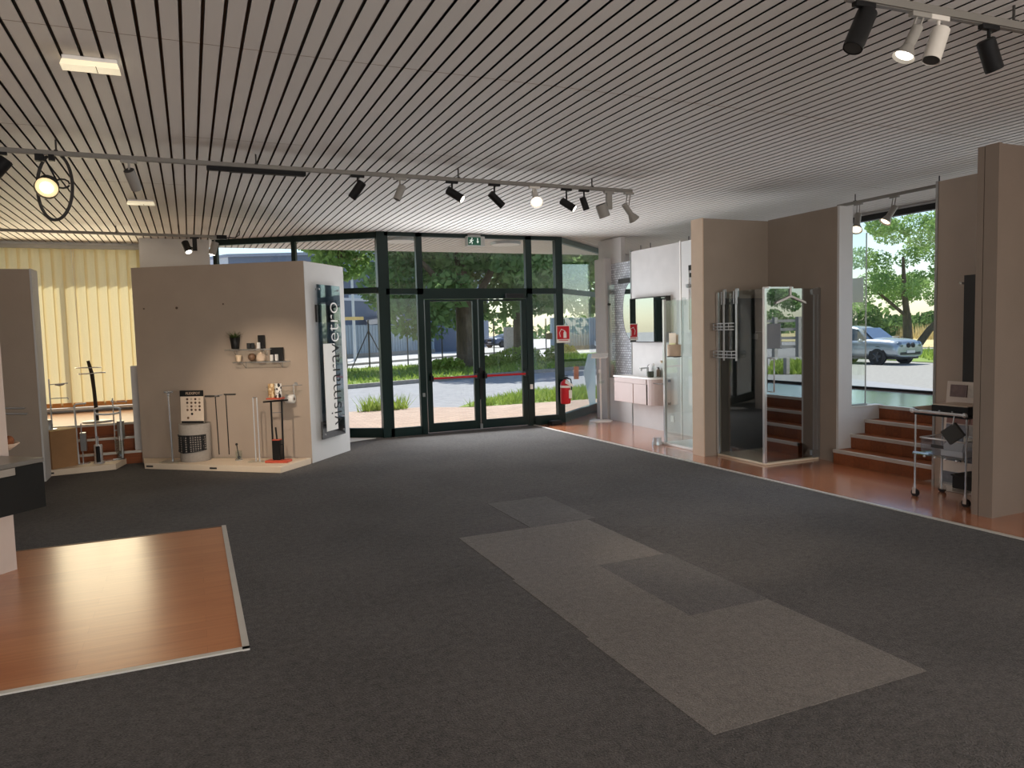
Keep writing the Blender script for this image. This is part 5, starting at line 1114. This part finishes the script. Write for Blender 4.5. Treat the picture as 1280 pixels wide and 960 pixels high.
# arch stands
def PV(x, y, base): return WL(x, y, (base.x-1,base.y), (base.x+1,base.y))
b1 = W(104,573,Z=z0); b1 = Vector((-1.32,10.62,z0))
def seg(base, pts): return [PV(x,y,base) for x,y in pts]
t = thing('arch_stand', 'chrome arch stand with a square grey brush box beside the cardboard box', 'stand', tuple(b1))
m = MB(); m.lathe([(.09,0),(.09,.008)],20,tuple(b1)); m.build('base', M_CHROME, t)
top = PV(98.5,505,b1); m = MB(); m.tube([b1+Vector((-.04,0,.006)),Vector((b1.x-.05,b1.y,top.z-.02)),Vector((b1.x-.03,b1.y,top.z)),Vector((b1.x+.08,b1.y,top.z+.005))],.011,8); m.build('arch', M_SATIN, t)
a = PV(100,541,b1); c_ = PV(109,563,b1); m = MB(); m.box(a.x,b1.y-.05,c_.z,c_.x,b1.y+.05,a.z); m.build('brush_box', M_ALU, t, bevel=.004); m = MB(); m.tube([(c_.x-.05,b1.y,a.z),(c_.x-.05,b1.y,a.z+.12)],.008,6); m.build('brush_handle', M_CHROME, t); m = MB(); m.tube([(c_.x-.05,b1.y,c_.z),(c_.x-.05,b1.y,z0+.01)],.008,6); m.build('leg', M_CHROME, t)
b2 = Vector((-1.06,10.70,z0))
t = thing('loop_stand', 'chrome towel stand with oval loop top on the left plinth', 'stand', tuple(b2))
m = MB(); m.lathe([(.12,0),(.12,.008)],22,tuple(b2),sy=.8); m.build('base', M_CHROME, t)
lt, rt_ = PV(118,513,b2), PV(150,514,b2); cz = (lt.z+rt_.z)/2; cxx = (lt.x+rt_.x)/2; hw = abs(rt_.x-lt.x)/2
m = MB(); m.tube([(cxx+hw*max(-1,min(1,1.25*math.cos(k))),b2.y-.05*math.sin(k),cz+.05*math.sin(k)) for k in [2*math.pi*i/32 for i in range(32)]],.013,8,closed=True); m.build('loop', M_SATIN, t)
for xx in (lt.x, rt_.x): m = MB(); m.tube([(xx,b2.y,cz-.0),(xx,b2.y-.01,z0+.02),(b2.x+(xx-b2.x)*.4,b2.y,z0+.006)],.011,8); m.build('leg', M_SATIN, t)
b3 = Vector((-.97,10.92,z0)); tp3 = PV(135,498,b3)
t = thing('rod_stand', 'thin chrome rod stand with side arm behind the loop stand', 'stand', tuple(b3))
m = MB(); m.lathe([(.06,0),(.06,.008)],18,tuple(b3)); m.build('base', M_CHROME, t)
m = MB(); m.tube([b3+Vector((0,0,.006)),Vector((b3.x,b3.y,tp3.z))],.008,8); m.build('pole', M_CHROME, t); m = MB(); m.tube([(b3.x,b3.y,tp3.z-.05),(b3.x+.17,b3.y,tp3.z-.055)],.006,6); m.ball((b3.x-.005,b3.y,tp3.z-.04),.018,10); m.build('side_arm', M_CHROME, t)
m = MB(); m.lathe([(.045,.25),(.045,.48)],16,(b3.x+.075,b3.y,z0)); m.tube([(b3.x,b3.y,z0+.36),(b3.x+.04,b3.y,z0+.36)],.008,6); m.build('brush_holder', M_ALU, t)
b4 = W(124,579,Z=z0)
t = thing('brush_holder', 'dark upright toilet brush holder on a round base at the plinth front', 'brush holder', tuple(b4))
m = MB(); m.lathe([(.068,0),(.068,.008)],22,tuple(b4)); m.build('base', M_CHROME, t); m = MB(); m.lathe([(.05,.009),(.05,.235),(.044,.24)],20,tuple(b4)); m.build('tube', M_CHROME, t)
m = MB(); m.lathe([(.03,.02),(.03,.22)],16,(b4.x,b4.y-.026,b4.z)); m.build('dark_inset', M_BLACK, t); m = MB(); m.tube([b4+Vector((0,0,.24)),b4+Vector((0,0,.34))],.011,8); m.build('handle', M_CHROME, t)
b5 = W(151,574,Z=z0)
t = thing('brush_holder', 'clear white toilet brush holder with dark brush head near the plinth end', 'brush holder', tuple(b5))
m = MB(); m.lathe([(.055,0),(.055,.006)],18,tuple(b5)); m.build('base', M_CHROME, t)
m = MB(); m.lathe([(.046,.007),(.054,.25),(.050,.25),(.043,.012)],18,tuple(b5)); m.build('tube', glass('milky_glass',(.86,.88,.86),.08,.8,.1), t)
m = MB(); m.ball((b5.x,b5.y,b5.z+.08),.028,10,sz=1.1); m.build('brush_head', mat('green_bristle',(58,66,54),.9), t); m = MB(); m.tube([(b5.x,b5.y,b5.z+.10),(b5.x,b5.y,b5.z+.30)],.007,6); m.build('handle', M_WHITE, t)

# items on the right plinth ------------------------------------------------
s1 = W(216,577,Z=z0)
def FV(base): 
    return (base.x-dF.x, base.y-dF.y), (base.x+dF.x, base.y+dF.y)
def FP(x, y, base): return WL(x, y, *FV(base))
dF3 = Vector((dF.x,dF.y,0)); nF3 = Vector((nF.x,nF.y,0))
t = thing('towel_stand', 'tall chrome rod stand with knob cross at the left end of the right plinth', 'stand', tuple(s1))
m = MB(); m.prism([tuple((s1+dF3*a+nF3*b).xy) for a, b in ((-.13,-.09),(.13,-.09),(.13,.09),(-.13,.09))],z0,z0+.012); m.build('glass_base', M_ACR, t)
tp = FP(210,490,s1); m = MB(); m.tube([s1+Vector((0,0,.012)),tp],.011,10); m.build('pole', M_CHROME, t)
m = MB(); m.tube([tp-dF3*.05,tp+dF3*.06],.014,8); m.tube([tp-nF3*.05,tp+nF3*.05],.010,8); m.ball(tp-Vector((0,0,.03)),.022); m.build('cross_head', M_CHROME, t)
lb = W(245.5,575,Z=z0)
t = thing('laundry_basket', 'grey fabric laundry basket with black mesh pocket on the right plinth', 'laundry basket', tuple(lb))
M_FAB = mat('grey_felt',(160,152,144),.95,var=.08,scale=40,bump=.3,bscale=200)
m = MB(); m.lathe([(.175,0),(.183,.012),(.186,.47),(.178,.47),(.175,.03),(1e-4,.02)],36,tuple(lb)); m.build('basket_body', M_FAB, t)
def meshmat():
    m, t_ = newmat('black_mesh'); N = t_.nodes; L = t_.links
    out = N.new('ShaderNodeOutputMaterial'); b = N.new('ShaderNodeBsdfPrincipled'); L.new(b.outputs[0], out.inputs[0]); b.inputs['Roughness'].default_value = .8
    tc = N.new('ShaderNodeTexCoord'); vo = N.new('ShaderNodeTexVoronoi'); vo.feature = 'DISTANCE_TO_EDGE'; vo.inputs['Scale'].default_value = 36; vo.inputs['Randomness'].default_value = .15; L.new(tc.outputs['Object'], vo.inputs['Vector'])
    r = N.new('ShaderNodeValToRGB'); r.color_ramp.interpolation = 'CONSTANT'; r.color_ramp.elements[0].color = sr_((26,26,28))+(1,); r.color_ramp.elements[1].position = .22; r.color_ramp.elements[1].color = sr_((140,132,126))+(1,)
    L.new(vo.outputs['Distance'], r.inputs[0]); L.new(r.outputs[0], b.inputs['Base Color']); return m
fa = math.atan2(nF.y,nF.x)
m = MB(); n_ = 22; vs = []
for i in range(n_+1):
    a = fa-1.25+2.5*i/n_; r_ = .196; zl = .12+.05*abs((i/n_)-.42); vs += [(lb.x+r_*math.cos(a),lb.y+r_*math.sin(a),lb.z+zl),(lb.x+r_*math.cos(a),lb.y+r_*math.sin(a),lb.z+.335)]
m.add(vs,[(2*i,2*i+2,2*i+3,2*i+1) for i in range(n_)],0,True); m.build('mesh_pocket', meshmat(), t)
m = MB(); m.tube([vs[2*i+1] for i in range(n_+1)],.006,6); m.tube([vs[2*i] for i in range(n_+1)],.006,6); m.build('pocket_edging', M_BLACK, t)
k9 = 9; m = MB(); m.tube([Vector(vs[2*k9]),Vector(vs[2*k9+1])],.012,6); m.build('pocket_seam', M_BLACK, t)
cb = FP(241,529,lb+nF3*.04); cb.z = lb.z+.478
t = thing('product_card', 'cream product card with black header standing on the laundry basket', 'card', tuple(cb))
up_ = Vector((-nF.x*.04,-nF.y*.04,1)).normalized()
def CP(u, v, o=0): return cb+dF3*u+up_*v+nF3*o
def cquad(u0,u1,v0,v1,o0,o1):
    m = MB(); f = [CP(u0,v0,o1),CP(u1,v0,o1),CP(u1,v1,o1),CP(u0,v1,o1)]; g = [CP(u0,v0,o0),CP(u1,v0,o0),CP(u1,v1,o0),CP(u0,v1,o0)]
    return m.add(f+g,[(0,1,2,3),(7,6,5,4),(0,4,5,1),(1,5,6,2),(2,6,7,3),(3,7,4,0)])
cquad(-.155,.155,0,.405,0,.006).build('card_sheet', mat('cream_card',(226,206,186),.7), t); cquad(-.16,.16,.335,.41,.006,.009).build('header', M_BLACK, t); cquad(-.145,.155,.0,.025,.006,.012).build('footer', M_BLACK, t)
text('lettering', 'FLEXIPOT', .045, M_EDGE, t, frameM(CP(.02,.372,.0105), dF3, up_), .001)
cc = [(96,70,54),(120,92,70),(190,170,150),(84,66,56)]; cm = [mat('swatch', c, .6) for c in cc]
for r in range(4):
    for c in range(4):
        m = MB(); p_ = CP(-.06+c*.055,.30-r*.045,.0075); m.cyl(p_,p_+nF3*.002,.015,n=10); m.build('swatch', cm[(r*3+c*2) % 4], t)
for u, v in ((-.0,.115),(-.055,.065)): m = MB(); p_ = CP(u,v,.0075); m.cyl(p_,p_+nF3*.002,.016,n=10); m.build('swatch', M_BLACK if u == 0 else cm[1], t)
ts = Vector((.34,10.02,z0)); ts = W(284,571.5,Z=z0)
t = thing('towel_stand', 'dark two post towel stand with flat top bars in the middle of the right plinth', 'stand', tuple(ts))
m = MB(); m.prism([tuple((ts+dF3*a+nF3*b).xy) for a, b in ((-.20,-.06),(.20,-.06),(.20,.06),(-.20,.06))],z0,z0+.012); m.build('glass_base', M_ACR, t)
l0, l1, r0, r1 = FP(274.5,568,ts), FP(269.5,495,ts), FP(287,568,ts), FP(282.5,493,ts)
m = MB(); m.tube([l0,l1],.013,8); m.build('post', M_BLACK, t); m = MB(); m.tube([r0,r1],.013,8); m.build('post', M_BLACK, t)
for P_, u0, u1 in ((l1,-.14,.06),(r1,-.02,.14)):
    m = MB(); p = P_; m.prism([tuple((p+dF3*u0-nF3*.02).xy),tuple((p+dF3*u1-nF3*.02).xy),tuple((p+dF3*u1+nF3*.02).xy),tuple((p+dF3*u0+nF3*.02).xy)],p.z-.008,p.z+.010); m.build('top_bar', M_DKGREY, t)
m = MB(); m.tube([l1+nF3*.02+dF3*.0,r1-dF3*.02],.007,6); m.build('cross_bar', M_CHROME, t)
g1 = W(299,575,Z=z0)
t = thing('brush_holder', 'small clear brush holder with a dark dot on the right plinth', 'brush holder', tuple(g1))
m = MB(); m.lathe([(.05,0),(.05,.006)],18,tuple(g1)); m.build('base', M_CHROME, t); m = MB(); m.lathe([(.036,.007),(.04,.12),(.037,.12),(.033,.012)],18,tuple(g1)); m.build('tube', M_ACR, t)
m = MB(); m.tube([g1+Vector((0,0,.02)),g1+Vector((-.02,0,.19))],.006,6); m.ball(g1+Vector((-.022,0,.2)),.016,8); m.build('handle', M_DKGREY, t)
m = MB(); m.ball(g1+Vector((0,-.012,.035)),.02,8); m.build('brush_head', M_DKGREY, t)
r1_ = W(322,577,Z=z0); tp = FP(321,497,r1_)
t = thing('towel_stand', 'thin clear and chrome double rod stand left of the red based stand', 'stand', tuple(r1_))
m = MB(); m.prism([tuple((r1_+dF3*a+nF3*b).xy) for a, b in ((-.10,-.06),(.12,-.06),(.12,.06),(-.10,.06))],z0,z0+.010); m.build('glass_base', M_ACR, t)
for u in (-.02,.03):
    m = MB(); m.tube([r1_+dF3*u+Vector((0,0,.01)),Vector(((r1_+dF3*u).x,(r1_+dF3*u).y,tp.z))],.007,8); m.build('rod', M_SATIN, t)
m = MB(); m.tube([Vector((r1_.x,r1_.y,tp.z))-dF3*.02, Vector((r1_.x,r1_.y,tp.z))+dF3*.03],.007,6); m.build('top_loop', M_CHROME, t)
rb = W(348.5,577.5,Z=z0)
t = thing('towel_stand', 'black two post stand with coral red base and top tray', 'stand', tuple(rb))
m = MB(); m.prism([tuple((rb+dF3*a+nF3*b).xy) for a, b in ((-.145,-.07),(.145,-.07),(.145,.07),(-.145,.07))],z0,z0+.028); m.build('base', M_REDD, t, bevel=.004)
for (xb, xt) in ((342,338.5),(354.5,352)):
    a, b = FP(xb,574,rb), FP(xt,501,rb); m = MB(); m.tube([a,b],.011,8); m.build('post', M_BLACK, t)
zt_ = FP(345,501,rb).z
a, b = FP(329,502.5,rb), FP(360,500,rb); m = MB(); m.tube([a,b],.010,8); m.build('top_bar', M_BLACK, t)
tc_ = FP(344.5,500,rb); m = MB(); m.prism([tuple((tc_+dF3*a_+nF3*b_).xy) for a_, b_ in ((-.09,-.07),(.09,-.07),(.09,.07),(-.09,.07))],tc_.z+.012,tc_.z+.028); m.build('tray', M_REDD, t, bevel=.003)
a, b = FP(339.5,516,rb), FP(353,515.5,rb); m = MB(); m.tube([a,b],.005,6); m.build('cross_bar', M_CHROME, t)
a, b = FP(341,556,rb), FP(354,555.5,rb); m = MB(); m.tube([a,b],.008,6); m.build('lower_bar', M_BLACK, t)
bh = FP(347.5,574,rb); m = MB(); m.prism([tuple((bh+dF3*u+nF3*v).xy) for u, v in ((-.045,-.035),(.045,-.035),(.045,.035),(-.045,.035))],z0+.03,z0+.27); m.build('brush_box', M_BLACK, t, bevel=.003)
m = MB(); m.prism([tuple((bh+dF3*u+nF3*v).xy) for u, v in ((-.047,-.037),(.047,-.037),(.047,.037),(-.047,.037))],z0+.27,z0+.282); m.build('brush_lid', M_REDD, t); m = MB(); m.tube([bh*1+Vector((0,0,z0+.28-bh.z)),Vector((bh.x-.01,bh.y,z0+.43))],.01,6); m.build('brush_handle', M_BLACK, t)
def specks(name, c1, c2):
    m, t_ = newmat(name); N = t_.nodes; L = t_.links
    out = N.new('ShaderNodeOutputMaterial'); b = N.new('ShaderNodeBsdfPrincipled'); L.new(b.outputs[0], out.inputs[0]); b.inputs['Roughness'].default_value = .5
    tc = N.new('ShaderNodeTexCoord'); vo = N.new('ShaderNodeTexVoronoi'); vo.inputs['Scale'].default_value = 34; L.new(tc.outputs['Object'], vo.inputs['Vector'])
    r = N.new('ShaderNodeValToRGB'); r.color_ramp.interpolation = 'CONSTANT'; r.color_ramp.elements[0].color = sr_(c1)+(1,); r.color_ramp.elements[1].position = .5; r.color_ramp.elements[1].color = sr_(c2)+(1,)
    L.new(vo.outputs['Color'], r.inputs[0]); L.new(r.outputs[0], b.inputs['Base Color']); return m
for u, lb_, mt_ in ((-.048,'cream speckled tumbler on the coral red tray',specks('cream_specks',(222,200,160),(176,140,96))),(.04,'black and white speckled tumbler on the coral red tray',specks('black_specks',(30,28,28),(226,220,212)))):
    p = tc_+dF3*u; tag(MB().lathe([(.036,0),(.04,.005),(.04,.17),(.034,.17),(.033,.02),(1e-4,.012)],18,(p.x,p.y,tc_.z+.029)).build('speckled_tumbler', mt_), lb_, 'tumbler')
# roll holder on the partition
rp = onF(366,498,.075)
t = thing('toilet_roll_holder', 'chrome paper roll holder on the partition right of the red based stand', 'roll holder', tuple(rp))
m = MB(); q1 = onF(370,480,.0); m.tube([q1,q1+nF3*.075,Vector((q1.x,q1.y,rp.z))+nF3*.075],.006,6); m.tube([Vector((q1.x,q1.y,rp.z))+nF3*.075,rp-dF3*.07],.008,6); m.cyl(q1,q1+nF3*.006,.025); m.build('arm', M_CHROME, t)
t = thing('toilet_roll', 'white toilet roll on the chrome holder of the partition', 'toilet roll', tuple(rp))
axr = (dF3*.8+nF3*-.6).normalized(); axr = dF3
m = MB(); a, b = rp-axr*.055, rp+axr*.055; o1 = axr.orthogonal().normalized(); o2 = axr.cross(o1)
R1, R2, nn_ = .055, .02, 24; vs = []
for P_ in (a, b):
    for R_ in (R1, R2): vs += [P_+(o1*math.cos(2*math.pi*k/nn_)+o2*math.sin(2*math.pi*k/nn_))*R_ for k in range(nn_)]
fs = []
for k in range(nn_):
    j = (k+1) % nn_; fs += [(k,j,j+2*nn_,k+2*nn_),(k+nn_,k+3*nn_,j+3*nn_,j+nn_),(k,k+nn_,j+nn_,j),(k+2*nn_,j+2*nn_,j+3*nn_,k+3*nn_)]
m.add(vs,fs,0,True); m.build('paper', M_PAPER, t); m = MB(); m.tube([a-axr*.001,b+axr*.001],.019,16); m.build('core', mat('brown_core',(112,84,64),.8), t)
t = thing('glass_wall_shelf', 'small clear shelf with chrome frame above the paper roll', 'shelf', tuple(onF(352,483,.08)))
a, b = onF(333,484,.004), onF(378,481,.004); m = MB(); zz = a.z-.05; m.prism([tuple(a.xy),tuple(b.xy),tuple((b+nF3*.10).xy),tuple((a+nF3*.10).xy)],zz,zz+.006); m.build('pane', M_ACR, t)
m = MB(); m.tube([a,b],.005,6); m.build('rail', M_CHROME, t)
# glass shelves
def gshelf(label, x0, y0_, x1, y1_, dep):
    a, b = onF(x0,y0_,.004), onF(x1,y1_,.004); z = (a.z+b.z)/2
    t = thing('glass_wall_shelf', label, 'shelf', tuple((a+b)/2)); m = MB(); m.prism([tuple(a.xy),tuple(b.xy),tuple((b+nF3*dep).xy),tuple((a+nF3*dep).xy)],z-.008,z); m.build('pane', M_ACR, t)
    m = MB(); p = [Vector((a.x,a.y,z-.012)),Vector((a.x,a.y,z-.012))+nF3*dep,Vector((b.x,b.y,z-.012))+nF3*dep,Vector((b.x,b.y,z-.012))]; m.tube(p,.005,6); m.build('edge_rail', M_CHROME, t)
    for f in (.15,.85):
        q = a.lerp(b,f); m = MB(); m.tube([Vector((q.x,q.y,z-.012)),Vector((q.x,q.y,z-.09)),Vector((q.x,q.y,z-.012))+nF3*dep*.8],.004,5); m.build('bracket', M_CHROME, t)
    return z
zs1 = gshelf('upper clear glass wall shelf with the potted grass on the partition',288,436,342,435.5,.14)
zs2 = gshelf('lower clear glass wall shelf with the square black frame on the partition',298,451.5,363,450.5,.14)
def onSh(x, z, o=.07):
    p = onF(x,440,.0); s = (p.xy-Vector(PA)).dot(dF); return FL(s,o,z+.0012)
pp_ = onSh(298,zs1)
t = thing('potted_grass', 'black tapered pot of spiky green grass on the upper glass shelf', 'potted plant', tuple(pp_))
m = MB(); m.lathe([(.042,0),(.045,.004),(.062,.15),(.056,.15),(.05,.13),(1e-4,.13)],4,tuple(pp_)); m.build('pot', M_BLACK, t)
m = MB()
for _ in range(150):
    a = random.uniform(0,6.28); l = random.uniform(.05,.13); r = random.uniform(0,.035); q = pp_+Vector((r*math.cos(a),r*math.sin(a),.13)); tt = q+Vector((math.cos(a)*l*1.0,math.sin(a)*l*1.0,random.uniform(.02,.11))); w2_ = Vector((-math.sin(a),math.cos(a),0))*.004
    m.add([q-w2_,q+w2_,tt],[(0,1,2)])
m.build('foliage', leafmat('spiky_grass',(44,62,34),(92,110,60),20,.2), t)
for x, lb_ in ((314.5,'left small dark cube cup on the upper glass shelf'),(319.5,'right small dark cube cup on the upper glass shelf')):
    p = onSh(x,zs1); tag(MB().box(p.x-.022,p.y-.022,p.z,p.x+.022,p.y+.022,p.z+.07).build('cube_cup', M_BLACK, bevel=.006), lb_, 'cup')
def orient_box(x, z, w, d, h, name, mt, label, cat, o=.07, bevel=.003):
    p = onSh(x,z,o); m = MB(); m.prism([tuple((p+dF3*a+nF3*b).xy) for a, b in ((-w/2,-d/2),(w/2,-d/2),(w/2,d/2),(-w/2,d/2))],p.z,p.z+h); return tag(m.build(name, mt, bevel=bevel), label, cat)
orient_box(330,zs1,.085,.03,.165,'black_plaque',M_BLACK,'tall black plaque at the right end of the upper glass shelf','plaque',.05)
orient_box(328.5,zs1,.034,.03,.075,'white_cup',M_WHITE,'white square cup before the tall black plaque','cup',.1)
orient_box(348.5,zs2,.165,.03,.165,'black_plaque',M_BLACK,'square black plaque on the right of the lower glass shelf','plaque',.05)
orient_box(344,zs2,.034,.03,.075,'white_cup',M_WHITE,'left white cup before the square black plaque','cup',.1)
orient_box(350,zs2,.034,.03,.08,'white_cup',M_WHITE,'right white cup before the square black plaque','cup',.1)
p = onSh(301.5,zs2); tag(MB().lathe([(.034,0),(.04,.08),(.036,.08),(.03,.008)],4,tuple(p)).build('clear_tumbler', mat('cream_ceramic',(220,196,168),.5)), 'cream tapered tumbler at the left of the lower glass shelf', 'tumbler')
p = onSh(318,zs2); tag(MB().ball((p.x,p.y,p.z+.05),.05,16).build('brown_globe', mat('brown_globe',(112,84,64),.4)), 'brown round jar on the lower glass shelf', 'jar')
p = onSh(329,zs2); t = thing('cream_jar', 'cream lidded jar right of the brown round jar', 'jar', tuple(p)); m = MB(); m.lathe([(.05,0),(.058,.02),(.055,.07),(.03,.09)],18,tuple(p)); m.build('jar_body', M_EDGE, t); m = MB(); m.lathe([(.03,.091),(.03,.10),(.008,.105),(.01,.12),(1e-4,.125)],14,tuple(p)); m.build('lid', M_EDGE, t)
